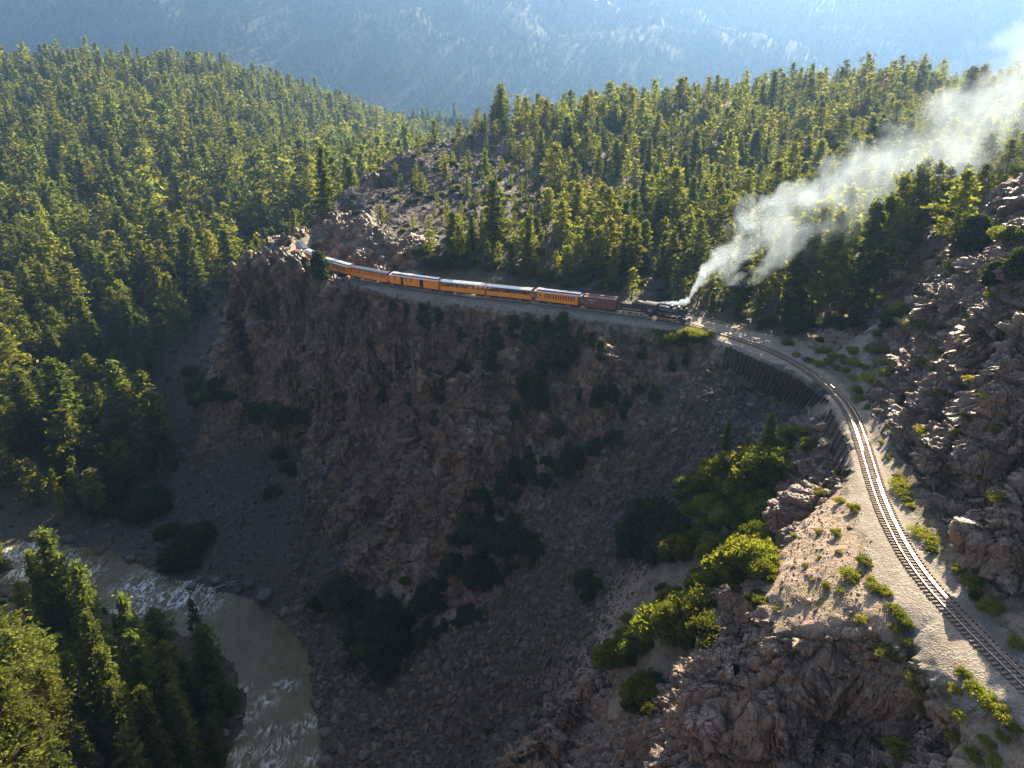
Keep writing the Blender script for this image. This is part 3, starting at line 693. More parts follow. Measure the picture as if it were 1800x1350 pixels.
def tufts(C, dirs, size, per, jitter, r, flat=.55, elong=1.6):
    """per triangles round each centre C, stretched along dirs"""
    n = len(C); C = np.repeat(C, per, 0); dr = np.repeat(dirs, per, 0); sz = np.repeat(size, per) if np.ndim(size) else np.full(n * per, size)
    sz = sz * r.uniform(.6, 1.35, n * per)
    off = r.normal(0, 1, (n * per, 3)) * np.array([1, 1, flat]); C = C + off * (sz * jitter)[:, None]
    a = dr + r.normal(0, .75, (n * per, 3)) * np.array([1, 1, flat + .2]); a /= np.linalg.norm(a, axis=1)[:, None]
    b = np.cross(a, r.normal(0, 1, (n * per, 3))); b /= np.maximum(np.linalg.norm(b, axis=1), 1e-6)[:, None]
    A = a * (sz * elong * .5)[:, None]; B = b * (sz * .5)[:, None]
    V = np.stack([C - A, C + B * .8, C + A, C - B * .8], 1).reshape(-1, 3)
    i = np.arange(n * per) * 4
    T = np.concatenate([np.stack([i, i + 1, i + 2], 1), np.stack([i, i + 2, i + 3], 1)])
    return V, T
def trunk_mesh(name, h, r0, limbs, r, bend=.02, n=6):
    mb = MB(); k = 7; cx = np.cumsum(r.normal(0, bend, k)) * h * .3; cy_ = np.cumsum(r.normal(0, bend, k)) * h * .3; cx -= cx[0]; cy_ -= cy_[0]
    vs = []
    for j in range(k):
        t = j / (k - 1); rr = r0 * (1 - t) ** .8 + .02
        if j == 0: rr *= 1.3
        for i in range(n): vs.append((cx[j] + rr * math.cos(6.2832 * i / n), cy_[j] + rr * math.sin(6.2832 * i / n), h * t - (.8 if j == 0 else 0)))
    fs = [(j * n + i, j * n + (i + 1) % n, (j + 1) * n + (i + 1) % n, (j + 1) * n + i) for j in range(k - 1) for i in range(n)]
    mb.add(vs, fs)
    for a, b, w_ in limbs: mb.bar(a, b, w_, n=3, w2=.35)
    return mb.mesh(name)
def conifer(name, seed, h, rad, base, style, detail=1.0, mat=None, bark=None, fine=False):
    r = np.random.default_rng(seed); limbs = []; C = []; Dr = []; S = []
    nb = int((46 if style == 'pine' else 74) * (h / 18) ** .5 * (.75 + .25 * detail))
    lean = r.uniform(0, 6.28)
    for i in range(nb):
        t = (i + r.uniform(-.4, .4)) / nb; t = min(max(t, 0), 1); z = h * (base + (1 - base) * t * .97)
        an = i * 2.399 + r.uniform(-.5, .5)
        if style == 'pine':
            pr = (1 - t ** 2.2) ** .8 * (.62 + .38 * min(1, t * 4)) * r.uniform(.45, 1.12) + .06; el = r.uniform(-.05, .35) + .35 * t
        else:
            pr = (1 - t) ** .78 * r.uniform(.62, 1.12) + .035; el = r.uniform(-.28, .06) + .35 * t
        pr *= 1 + .18 * math.cos(an - lean); ln = rad * pr
        d = np.array([math.cos(an) * math.cos(el), math.sin(an) * math.cos(el), math.sin(el)])
        a = np.array([0, 0, z]); e = a + d * ln
        if ln > rad * .3 and (i % 2 == 0): limbs.append((tuple(a), tuple(a + d * ln * .8), .035 * h / 9))
        k = max(2, int((ln / .75 if style == 'fir' else ln / .95) * (.8 + .5 * detail) + 1))
        for j in range(k):
            u = (j + r.uniform(.2, .9)) / k; u = .22 + .8 * u if style == 'fir' else .4 + .65 * u
            p = a + d * ln * u; p[2] -= (.12 * ln * u * u if style == 'fir' else 0)
            p += r.normal(0, .16 if style == 'fir' else .3, 3) * ln * .4
            C.append(p); Dr.append(d); S.append(1.0)
    for u in np.linspace(.86, 1.0, 6): C.append(np.array([0, 0, h * u])); Dr.append(np.array([0, 0, 1.])); S.append(.7)
    C = np.array(C); Dr = np.array(Dr); S = np.array(S)
    if detail >= 1: per, sz, jit = int(7.5 * detail), .58, .75
    else: per, sz, jit = max(2, int(9 * detail)), .62 / math.sqrt(detail) * .9, .6
    if fine: per, sz, jit = 24, .33, 1.25
    V, T = tufts(C, Dr, S * sz, per, jit, r, .55 if style == 'pine' else .4, 1.7)
    cm = tri_mesh(name + '_crown', V, T); cm.materials.append(mat or (M_PINE if style == 'pine' else M_FIR))
    tm = trunk_mesh(name + '_trunk', h * .97, .011 * h + .06, limbs, r); tm.materials.append(bark or M_BARK)
    return {'h': h, 'crown': cm, 'trunk': tm, 'rad': rad}
def bush(name, seed, h, rad, lobes, n, leaf, mat, bark, conic=False):
    r = np.random.default_rng(seed); C = []; limbs = []; Dr = []
    for i in range(lobes):
        an = i * 2.399 + r.uniform(-.4, .4); rr = rad * math.sqrt((i + .3) / lobes) * .75
        c = np.array([math.cos(an) * rr, math.sin(an) * rr, h * (.62 - .25 * (rr / rad)) * r.uniform(.8, 1.2)])
        if conic: c = np.array([math.cos(an) * rr * .5 * (1 - i / lobes), math.sin(an) * rr * .5 * (1 - i / lobes), h * (.15 + .75 * i / lobes)])
        lr = rad * r.uniform(.26, .50) * ((1 - .55 * i / lobes) if conic else 1)
        v = r.normal(0, 1, (n, 3)); v /= np.linalg.norm(v, axis=1)[:, None]
        p = c + v * (lr * r.uniform(.45, 1.08, n) ** .6)[:, None] * np.array([1, 1, .85]); p = p[p[:, 2] > .03 * h]
        C.append(p); Dr.append(v[:len(p)]); limbs.append(((0, 0, -.15), tuple(c), .09 * rad + .02))
        for q in p[::max(1, len(p) // 4)]: limbs.append((tuple(c * .8), tuple(q), .03 * rad + .01))
    C = np.concatenate(C); Dr = np.concatenate(Dr)
    V, T = tufts(C, Dr, leaf, 2, .5, r, .9, 1.25)
    cm = tri_mesh(name + '_crown', V, T); cm.materials.append(mat)
    mb = MB()
    for a, b, w_ in limbs: mb.bar(a, b, w_, n=3, w2=.4)
    tm = mb.mesh(name + '_stems'); tm.materials.append(bark)
    return {'h': h, 'crown': cm, 'trunk': tm, 'rad': rad}
PINES = [conifer('pine', 100 + i, 18, rd, bs, 'pine', 1.15) for i, (rd, bs) in enumerate([(3.6, .22), (3.1, .3), (4.1, .2), (3.3, .14), (2.7, .26)])]
FIRS = [conifer('fir', 200 + i, 18, rd, bs, 'fir', 1.1) for i, (rd, bs) in enumerate([(3.5, .05), (3.0, .08), (3.9, .06), (2.7, .12)])]
PINES_NEAR = [conifer('pine_near', 150 + i, 18, rd, bs, 'pine', 1.3, fine=True) for i, (rd, bs) in enumerate([(3.5, .2), (3.0, .26), (3.9, .16)])]
FIRS_NEAR = [conifer('fir_near', 160 + i, 18, rd, bs, 'fir', 1.3, fine=True) for i, (rd, bs) in enumerate([(3.3, .05), (2.9, .07), (3.7, .05)])]
PINES_FAR = [conifer('pine_far', 300 + i, 18, rd, bs, 'pine', .42) for i, (rd, bs) in enumerate([(3.6, .22), (3.0, .28), (4.1, .16), (3.3, .12)])]
FIRS_FAR = [conifer('fir_far', 320 + i, 18, rd, bs, 'fir', .36) for i, (rd, bs) in enumerate([(3.5, .05), (2.9, .08), (3.9, .06)])]
M_FARFIR = foliage('distant_needles', (.022, .032, .018), (.045, .058, .028), (1.4, 1.4, .9), tmix=.3)
TINY = [conifer('tiny', 340 + i, 18, rd, .08, 'fir', .16, M_FARFIR) for i, rd in enumerate([3.6, 3.0, 2.4])]
OAKS = [bush('oak', 400 + i, h, rd, lb + 3, 330, .21, M_OAK, M_SHRUBBARK) for i, (h, rd, lb) in enumerate([(3.2, 2.2, 7), (3.8, 2.6, 9), (2.6, 2.2, 6)])]
JUNIS = [bush('juniper', 420 + i, h, rd, lb + 2, 260, .21, M_JUN, M_SHRUBBARK, True) for i, (h, rd, lb) in enumerate([(4.2, 2.0, 8), (3.2, 1.9, 6)])]
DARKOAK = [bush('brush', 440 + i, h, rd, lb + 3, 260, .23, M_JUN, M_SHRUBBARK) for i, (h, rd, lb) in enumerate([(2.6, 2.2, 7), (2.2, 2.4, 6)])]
TUFTS = [bush('tuft', 460 + i, h, rd, 6, 130, .085, M_TUFT, M_SHRUBBARK) for i, (h, rd) in enumerate([(.9, .75), (.7, .8), (1.1, .7)])]
DEAD = []
for i in range(3):
    r = np.random.default_rng(500 + i); lb = []
    for k in range(34):
        z = 18 * r.uniform(.2, .95); an = r.uniform(0, 6.28); ln = (1 - z / 18) ** .7 * r.uniform(.8, 2.8) + .3; lb.append(((0, 0, z), (math.cos(an) * ln, math.sin(an) * ln, z + r.uniform(-.5, .4)), .09))
    tm = trunk_mesh('dead_trunk', 18, .24, lb, r); tm.materials.append(M_GREY); DEAD.append({'h': 18, 'trunk': tm, 'crown': None, 'rad': 2})
RUSTY = [conifer('rusty', 520, 18, 3.0, .15, 'fir', .8, M_RUST, M_GREY), conifer('rusty', 521, 18, 3.4, .2, 'pine', .8, M_RUST, M_GREY)]

SIZES = {}
def plant(proto, name, loc, h, label, cat, group=None, rz=None, wide=1.0, crown='crown', stem='trunk'):
    s = h / proto['h']; o = empty(name, loc, random.uniform(0, 6.28) if rz is None else rz); o.scale = (s * wide, s * wide, s)
    tag(o, label, cat, group); SIZES[o.name] = h
    mesh_obj(stem, proto['trunk'], None, o)
    if proto['crown'] is not None: mesh_obj(crown, proto['crown'], None, o)
    return o

# one object of many instances (what nobody could count)
def proto_collection(name, meshes):
    c = bpy.data.collections.new(name)
    for k, ms in enumerate(meshes):
        if isinstance(ms, dict):
            a, b = ms['trunk'], ms['crown']; nm = '%s_%02d' % (name, k)
            va = np.empty(len(a.vertices) * 3, np.float32); a.vertices.foreach_get('co', va)
            vb = np.empty(len(b.vertices) * 3, np.float32); b.vertices.foreach_get('co', vb)
            me = bpy.data.meshes.new(nm); fa = [tuple(p.vertices) for p in a.polygons]; na = len(a.vertices); fb = [tuple(v + na for v in p.vertices) for p in b.polygons]
            me.from_pydata(np.concatenate([va, vb]).reshape(-1, 3).tolist(), [], fa + fb)
            me.materials.append(a.materials[0]); me.materials.append(b.materials[0])
            me.polygons.foreach_set('material_index', np.r_[np.zeros(len(fa), np.int32), np.ones(len(fb), np.int32)])
        else: me, nm = ms, '%s_%02d' % (name, k)
        c.objects.link(bpy.data.objects.new(nm, me))
    return c
def scatter(name, pts, rot, scl, idx, coll, label):
    me = bpy.data.meshes.new(name); pts = np.asarray(pts, np.float32); n = len(pts)
    me.vertices.add(n); me.vertices.foreach_set('co', pts.ravel())
    a = me.attributes.new('rot', 'FLOAT_VECTOR', 'POINT'); a.data.foreach_set('vector', np.asarray(rot, np.float32).ravel())
    a = me.attributes.new('scl', 'FLOAT_VECTOR', 'POINT'); a.data.foreach_set('vector', np.asarray(scl, np.float32).ravel())
    a = me.attributes.new('idx', 'INT', 'POINT'); a.data.foreach_set('value', np.asarray(idx, np.int32))
    o = link(bpy.data.objects.new(name, me)); o['kind'] = 'stuff'; o['label'] = label
    g = bpy.data.node_groups.new(name, 'GeometryNodeTree')
    g.interface.new_socket('Geometry', in_out='INPUT', socket_type='NodeSocketGeometry'); g.interface.new_socket('Geometry', in_out='OUTPUT', socket_type='NodeSocketGeometry')
    gi, go = g.nodes.new('NodeGroupInput'), g.nodes.new('NodeGroupOutput'); ip = g.nodes.new('GeometryNodeInstanceOnPoints')
    ci = g.nodes.new('GeometryNodeCollectionInfo'); ci.inputs['Collection'].default_value = coll; ci.inputs['Separate Children'].default_value = True; ci.inputs['Reset Children'].default_value = True
    ip.inputs['Pick Instance'].default_value = True
    for nm, dt, s in (('rot', 'FLOAT_VECTOR', 'Rotation'), ('scl', 'FLOAT_VECTOR', 'Scale'), ('idx', 'INT', 'Instance Index')):
        na = g.nodes.new('GeometryNodeInputNamedAttribute'); na.data_type = dt; na.inputs['Name'].default_value = nm
        g.links.new([x for x in na.outputs if x.enabled and x.name == 'Attribute'][0], ip.inputs[s])
    g.links.new(gi.outputs[0], ip.inputs['Points']); g.links.new(ci.outputs[0], ip.inputs['Instance']); g.links.new(ip.outputs[0], go.inputs[0])
    md = o.modifiers.new('scatter', 'NODES'); md.node_group = g
    return o
# ------------------------------------------------------------------ track
def sweep(name, off, w_, z0, z1, i0, i1, mat, parent, step=1):
    vs = []; fs = []; I = list(range(i0, i1, step))
    for i in I:
        for a, z in ((off - w_ / 2, z0), (off + w_ / 2, z0), (off + w_ / 2, z1), (off - w_ / 2, z1)):
            p = TR[i] + TLEFT[i] * a; vs.append((p[0], p[1], z))
    for k in range(len(I) - 1):
        for j in range(4): fs.append((4 * k + j, 4 * k + (j + 1) % 4, 4 * k + 4 + (j + 1) % 4, 4 * k + 4 + j))
    fs += [(3, 2, 1, 0), tuple(4 * (len(I) - 1) + j for j in range(4))]
    return MB().add(vs, fs).build(name, mat, parent)
M_RAIL = plain('rail_steel', (.50, .46, .43), .36, .8, .12, 4)
M_TIE = plain('tie_timber', (.20, .155, .12), .9, 0, .35, 2.5)
track = tag(empty('railway_track', (0, 0, 0)), 'narrow railway track curving along the gravel ledge to the train', 'railway track')
nT = len(TR)
for s in (-.50, .50): sweep('rail', s, .065, -.07, .09, 0, nT, M_RAIL, track)
g1 = int(np.argmin(abs(TPX[1] - 793) + 1e4 * (TR[:, 1] > 120))); g2 = int(np.argmin(abs(TPX[0] - 1405) + 1e4 * ((TR[:, 1] < 100))))
g3 = int(np.argmin(abs(TPX[1] - 838) + 1e4 * (TR[:, 1] > 120)))
sweep('guard_rail', .27, .065, -.07, .08, g1, g2, M_RAIL, track); sweep('guard_rail', -.29, .065, -.07, .08, 20, g3, M_RAIL, track)
tie_me = MB().box(-.10, .10, -1.05, 1.05, -.24, -.07).mesh('tie'); tie_me.materials.append(M_TIE)
first_tie = int(np.argmin(abs(TPX[1] - 1235) + 1e4 * (TR[:, 1] > 70))); rest = MB(); cnt = 0
for i in range(0, nT):
    p = TR[i]; a = math.atan2(TDIR[i][1], TDIR[i][0]) + random.uniform(-.03, .03)
    if i >= first_tie and cnt < 300:
        o = mesh_obj('tie', tie_me, None, track); o.location = (p[0] + random.uniform(-.03, .03), p[1], random.uniform(-.02, .01)); o.rotation_euler = (0, 0, a); cnt += 1
    else:
        M = Matrix.Translation(p) @ Matrix.Rotation(a, 4, 'Z'); rest.add([M @ v.co for v in tie_me.vertices], [tuple(q.vertices) for q in tie_me.polygons])
o = rest.build('tie', M_TIE, track); o['kind'] = 'stuff'

# ------------------------------------------------------------------ timber retaining walls
M_PILE = plain('creosoted_timber', (.032, .026, .022), .85, 0, .4, 2.0); M_PLANK = plain('lagging_timber', (.062, .046, .036), .9, 0, .45, 1.5)
def pol(P, t):
    P = np.array(P); s = np.r_[0, np.cumsum(np.linalg.norm(np.diff(P, axis=0), axis=1))]; s /= s[-1]
    return np.array([np.interp(t, s, P[:, k]) for k in range(3)])
def wall(name, top, bot, n, rows, label, out=.30, lift=.05):
    e = tag(empty(name, tuple(pol(bot, .5))), label, 'retaining wall'); o0 = np.array(e.location)
    for k in range(n):
        t = (k + random.uniform(-.12, .12)) / (n - 1); t = min(1, max(0, t)); a, b = pol(bot, t), pol(top, t)
        d = (b - a); a2 = a - d * .12; b2 = b + d / np.linalg.norm(d) * (lift + random.uniform(-.15, .2)); f = np.array([-.6, -.8, 0]) * out
        MB().bar(a2 + f - o0, b2 + f - o0, random.uniform(.30, .42), n=6).build('pile', M_PILE, e)
    seg = 5
    for r in range(rows):
        for q in range(seg):
            if random.random() < .05: continue
            t0, t1 = q / seg, (q + 1) / seg - .004; u = (r + .5) / rows; m = MB(); vs = []
            K = 4
            for j in range(K):
                t = t0 + (t1 - t0) * j / (K - 1); a, b = pol(bot, t), pol(top, t); jit = random.uniform(-.02, .02)
                c = a + (b - a) * u; hh = np.linalg.norm(b - a) / rows * .47; up = (b - a) / np.linalg.norm(b - a); f = np.array([-.6, -.8, 0])
                for s1, s2 in ((-1, -.02), (1, -.02), (1, .07), (-1, .07)): vs.append(c + up * (hh * s1 + jit) + f * s2 - o0)
            fs = [(4 * j + i, 4 * j + (i + 1) % 4, 4 * j + 4 + (i + 1) % 4, 4 * j + 4 + i) for j in range(K - 1) for i in range(4)] + [(3, 2, 1, 0), tuple(4 * K - 4 + i for i in range(4))]
            m.add(vs, fs).build('plank', M_PLANK, e)
    return e
wall('retaining_wall', WT, WB, 27, 12, 'long dark timber crib wall holding up the track curve')
WB2 = [(p[0] - 1.0, p[1] - .2, z) for p, z in zip(WT2, (-3.6, -3.4, -2.4))]
wall('retaining_wall', WT2, WB2, 8, 5, 'short steep timber wall at the pointed corner of the curve', .12, .1)

# ------------------------------------------------------------------ train
M_ORANGE = plain('orange_paint', (.95, .29, .016), .42, 0, .10, 1.2); M_DKTRIM = plain('black_trim', (.02, .02, .022), .5, 0, .3, 3)
M_SILVER = plain('silver_roof', (.66, .68, .70), .27, .55, .12, 1.0); M_BLKROOF = plain('black_roof', (.06, .065, .08), .3, .1, .3, 1.0)
M_RED = plain('boxcar_red', (.20, .068, .058), .75, 0, .22, 1.4, .02); M_BLACK = plain('locomotive_black', (.018, .019, .022), .33, .2, .3, 2.0)
M_BOILER = plain('boiler_jacket', (.035, .05, .075), .28, .5, .2, 1.0); M_WHITE = plain('white_paint', (.80, .80, .78), .5, 0, .08, 3)
M_COAL = plain('coal', (.02, .02, .02), .5, 0, .5, 6, .1); M_GLASS = plain('dark_window_glass', (.015, .018, .02), .06, 0, .2, 1)
M_CLER = plain('clerestory_red', (.30, .05, .035), .5, 0, .2, 2); M_IRON = plain('wheel_iron', (.035, .033, .032), .5, .4, .3, 4); M_STEEL = plain('bright_rod_steel', (.55, .54, .52), .25, .9, .1, 3)
M_WOOD = plain('bench_wood', (.22, .13, .07), .6, 0, .25, 3); M_BRASS = plain('bell_brass', (.75, .52, .18), .25, .9, .1, 3)
def text(body, size, mat, parent, loc, rot, name='lettering', ext=.006, width=None):
    c = bpy.data.curves.new(name, 'FONT'); c.body = body; c.size = size; c.align_x = 'CENTER'; c.align_y = 'CENTER'; c.extrude = ext; c.materials.append(mat)
    t = bpy.data.objects.new(name, c); COL.objects.link(t); me = bpy.data.meshes.new_from_object(t.evaluated_get(bpy.context.evaluated_depsgraph_get())); bpy.data.objects.remove(t)
    me.name = name; o = bpy.data.objects.new(name, me); o.location = loc; o.rotation_euler = rot; link(o, parent)
    return o
wheel_me = MB().lathe([(.30, -.06), (.36, -.06), (.36, -.02), (.33, -.02), (.33, .06), (.10, .07), (.06, .10)], 'y', n=14).mesh('wheel'); wheel_me.materials.append(M_IRON)
wheel_w = MB().lathe([(.30, -.06), (.36, -.06), (.36, -.02), (.33, -.02), (.33, .06), (.10, .07), (.06, .10)], 'y', n=14).mesh('wheel_trim')
tm_ = MB()
for s in (-1, 1):
    tm_.box(-.95, .95, s * .62 - .05, s * .62 + .05, .38, .52); tm_.box(-.28, .28, s * .62 - .07, s * .62 + .07, .22, .62)
    for x in (-.68, .68): tm_.box(x - .13, x + .13, s * .62 - .09, s * .62 + .09, .26, .46)
tm_.box(-.2, .2, -.6, .6, .35, .55)
truck_me = tm_.mesh('truck'); truck_me.materials.append(M_IRON)
def truck(parent, x):
    t = mesh_obj('truck', truck_me, None, parent); t.location = (x, 0, 0)
    for wx in (-.68, .68):
        for s in (-1, 1):
            o = mesh_obj('wheel', wheel_me, None, t); o.location = (wx, s * .47, .36); o.rotation_euler = (0, 0, 0 if s > 0 else math.pi)
    return t
def arc_at(px):
    m = (TR[:, 1] > 120); i = np.where(m)[0]; i = i[:int(np.argmin(TPX[0][i])) + 1]; k = i[np.argmin(abs(TPX[0][i] - px))]; return k * .5
def on_track(s):
    i = min(max(s / .5, 0), nT - 2); k = int(i); f = i - k; return TR[k] * (1 - f) + TR[k + 1] * f
def place(o, s0, s1):                       # s0 nearer the engine
    b, a = on_track(s1), on_track(s0); c = .5 * (a + b); o.location = (c[0], c[1], .09); o.rotation_euler = (0, 0, math.atan2(a[1] - b[1], a[0] - b[0]))
    return float(np.linalg.norm(a - b))
def arched(w_, z0, rise, n=8, th=.06):
    up = [(w_ * (k / n - .5), z0 + rise * (1 - (2 * k / n - 1) ** 2)) for k in range(n + 1)]
    return up + [(y, z - th) for y, z in up[::-1]]
def underframe(e, Ln, w_=2.3):
    m = MB().box(-Ln / 2, Ln / 2, -w_ / 2 + .1, w_ / 2 - .1, .66, .88).box(-Ln * .16, Ln * .16, -.7, .7, .32, .66)
    m.box(-Ln / 2 - .35, -Ln / 2, -.12, .12, .55, .78).box(Ln / 2, Ln / 2 + .35, -.12, .12, .55, .78)
    m.build('underframe', M_DKTRIM, e); truck(e, -Ln / 2 + 1.75); truck(e, Ln / 2 - 1.75)
    st = MB()
    for x in (-Ln / 2 + .25, Ln / 2 - .25):
        for s in (-1, 1): st.box(x - .25, x + .25, s * (w_ / 2 - .15) - .12, s * (w_ / 2 - .15) + .12, .3, .36).box(x - .25, x - .21, s * (w_ / 2 - .15) - .12, s * (w_ / 2 - .15) + .12, .3, .7)
    st.build('step', M_DKTRIM, e)
win_cache = {}
def window(e, x, y, z0, z1, w_):
    s = 1 if y > 0 else -1; k = (round(z0, 2), round(z1, 2), round(w_, 2))
    if k not in win_cache:
        h = z1 - z0
        f = MB().box(-w_ / 2, w_ / 2, -.02, .02, 0, .05).box(-w_ / 2, w_ / 2, -.02, .02, h - .05, h).box(-w_ / 2, -w_ / 2 + .05, -.02, .02, .05, h - .05).box(w_ / 2 - .05, w_ / 2, -.02, .02, .05, h - .05).box(-w_ / 2 + .05, w_ / 2 - .05, -.015, .015, h * .5 - .025, h * .5 + .025).mesh('window')
        f.materials.append(M_WOOD); p = MB().box(-w_ / 2 + .05, w_ / 2 - .05, -.006, .006, .05, h - .05).mesh('pane'); p.materials.append(M_GLASS); win_cache[k] = (f, p)
    f, p = win_cache[k]; o = mesh_obj('window', f, None, e); o.location = (x, y - s * .05, z0)
    q = mesh_obj('pane', p, None, o); q.location = (0, -s * .03, 0)
def side(m, Ln, y, holes, z0=.88, z1=3.0, th=.08):      # a side wall with real openings; holes = (x0, x1, za, zb)
    xs = sorted({-Ln / 2, Ln / 2} | {h[0] for h in holes} | {h[1] for h in holes}); ya, yb = (y - th, y) if y > 0 else (y, y + th)
    for a, b in zip(xs[:-1], xs[1:]):
        c = (a + b) / 2; hs = [h for h in holes if h[0] < c < h[1]]
        if not hs: m.box(a, b, ya, yb, z0, z1)
        else:
            za, zb = hs[0][2:]
            if za > z0: m.box(a, b, ya, yb, z0, za)
            if zb < z1: m.box(a, b, ya, yb, zb, z1)
def clerestory(e, Ln, mat, nwin=8, lower=2.62):
    m = MB().prism_x(arched(lower, 2.98, .26), -Ln / 2, Ln / 2); m.build('roof', mat, e)
    m = MB().box(-Ln / 2 + .55, Ln / 2 - .55, -.72, .72, 3.12, 3.44); o = m.build('clerestory', M_CLER, e)
    for k in range(nwin):
        for s in (-1, 1): MB().box(-.22, .22, -.012, .012, -.075, .075).build('pane', M_GLASS, o).location = (-Ln / 2 + 1 + (Ln - 2) * (k + .5) / nwin, s * .735, 3.3)
    r = MB().prism_x(arched(1.72, 3.44, .14), -Ln / 2 + .45, Ln / 2 - .45); r.build('roof_cap', mat, e)
def coach(s0, s1, label, roof, nwin=12, group='closed passenger coaches'):
    e = tag(empty('coach', (0, 0, 0)), label, 'railway car', group); Ln = place(e, s0, s1) ; B = Ln - 1.5
    xs = [-B / 2 + 1.75 + (B - 2.4) * (k + .5) / nwin for k in range(nwin)]; ww = (B - 2.4) / nwin * .62; holes = [(x - ww / 2, x + ww / 2, 1.75, 2.62) for x in xs] + [(-B / 2 + .55, -B / 2 + .95, 1.95, 2.45)]
    m = MB()
    for s in (-1, 1): side(m, B, s * 1.22, holes)
    m.box(-B / 2, -B / 2 + .08, -1.14, 1.14, .88, 3.0).box(B / 2 - .08, B / 2, -1.14, 1.14, .88, 3.0)
    m.build('body', M_ORANGE, e)
    tr = MB()
    for s in (-1, 1): tr.box(-B / 2, B / 2, s * 1.225 - .012, s * 1.225 + .012, 1.60, 1.66)
    tr.build('belt_rail', M_DKTRIM, e)
    for s in (-1, 1):
        for x in xs: window(e, x, s * 1.22, 1.75, 2.62, ww)
        window(e, -B / 2 + .75, s * 1.22, 1.95, 2.45, .4)
    for s in (-1, 1): MB().box(-.38, .38, -.03, .03, .9, 2.8).build('end_door', M_WOOD, e).location = (s * (B / 2 + .02), 0, 0)
    MB().box(-Ln / 2, Ln / 2, -1.1, 1.1, .80, .885).build('floor', M_DKTRIM, e)
    for sx in (-1, 1):
        r = MB(); x = sx * (Ln / 2 - .05)
        for y in (-1.1, -.4, .4, 1.1): r.bar((x, y, .88), (x, y, 2.95 if abs(y) > 1 else 1.8), .05)
        r.bar((x, -1.1, 1.8), (x, -.4, 1.8), .04).bar((x, .4, 1.8), (x, 1.1, 1.8), .04); r.build('railing', M_DKTRIM, e)
    clerestory(e, Ln + .3, roof, 6); underframe(e, Ln); return e
def person_mesh():
    # seated figure grown from a skeleton: pelvis at the origin, facing +x
    J = [(0, 0, 0, .15), (0, 0, .22, .14), (0, 0, .42, .16), (0, 0, .54, .065), (.01, 0, .63, .06), (.02, 0, .72, .10), (.01, 0, .80, .085),
         (.0, .17, .47, .06), (.06, .23, .24, .045), (.27, .2, .14, .035), (.36, .19, .13, .035), (0, -.17, .47, .06), (.06, -.23, .24, .045), (.27, -.2, .14, .035), (.36, -.19, .13, .035),
         (.2, .09, .0, .085), (.43, .1, .0, .065), (.45, .1, -.4, .045), (.57, .1, -.43, .035), (.2, -.09, .0, .085), (.43, -.1, .0, .065), (.45, -.1, -.4, .045), (.57, -.1, -.43, .035)]
    Ed = [(0, 1), (1, 2), (2, 3), (3, 4), (4, 5), (5, 6), (2, 7), (7, 8), (8, 9), (9, 10), (2, 11), (11, 12), (12, 13), (13, 14), (0, 15), (15, 16), (16, 17), (17, 18), (0, 19), (19, 20), (20, 21), (21, 22)]
    me = bpy.data.meshes.new('person_skeleton'); me.from_pydata([j[:3] for j in J], Ed, []); o = bpy.data.objects.new('person_skeleton', me); COL.objects.link(o)
    o.modifiers.new('skin', 'SKIN'); 
    for k, v in enumerate(me.skin_vertices[0].data): v.radius = (J[k][3], J[k][3]); v.use_root = k == 0
    sb = o.modifiers.new('sub', 'SUBSURF'); sb.levels = 1
    dg = bpy.context.evaluated_depsgraph_get(); out = bpy.data.meshes.new_from_object(o.evaluated_get(dg)); out.name = 'person'
    bpy.data.objects.remove(o); out.materials.clear(); return out
PERSON = person_mesh()
M_SKIN = plain('skin', (.50, .30, .21), .6, 0, .1, 6); M_HAIR = plain('dark_hair', (.05, .03, .02), .7, 0, .3, 8); M_JEANS = plain('blue_trousers', (.06, .08, .14), .8, 0, .2, 6)
hair_me = MB().lathe([(.02, .115), (.075, .10), (.105, .05), (.112, -.01), (.09, -.06)], 'z', n=10).mesh('hair'); hair_me.materials.append(M_HAIR)
SHIRTS = {}
for nm, c in (('white', (.8, .8, .78)), ('red', (.45, .05, .04)), ('blue', (.07, .14, .36)), ('grey', (.25, .25, .26)), ('green', (.07, .2, .09)), ('black', (.025, .025, .03))):
    me = PERSON.copy(); me.materials.append(plain(nm + '_shirt', c, .8, 0, .1, 6)); me.materials.append(M_SKIN); me.materials.append(M_JEANS)
    mi = np.zeros(len(me.polygons), np.int32)
    for p in me.polygons:
        c_ = p.center
        if c_[2] > .54 or (c_[0] > .24 and c_[2] > .08): mi[p.index] = 1
        elif c_[2] < .10 and c_[0] > .05: mi[p.index] = 2
    me.polygons.foreach_set('material_index', mi); SHIRTS[nm] = me
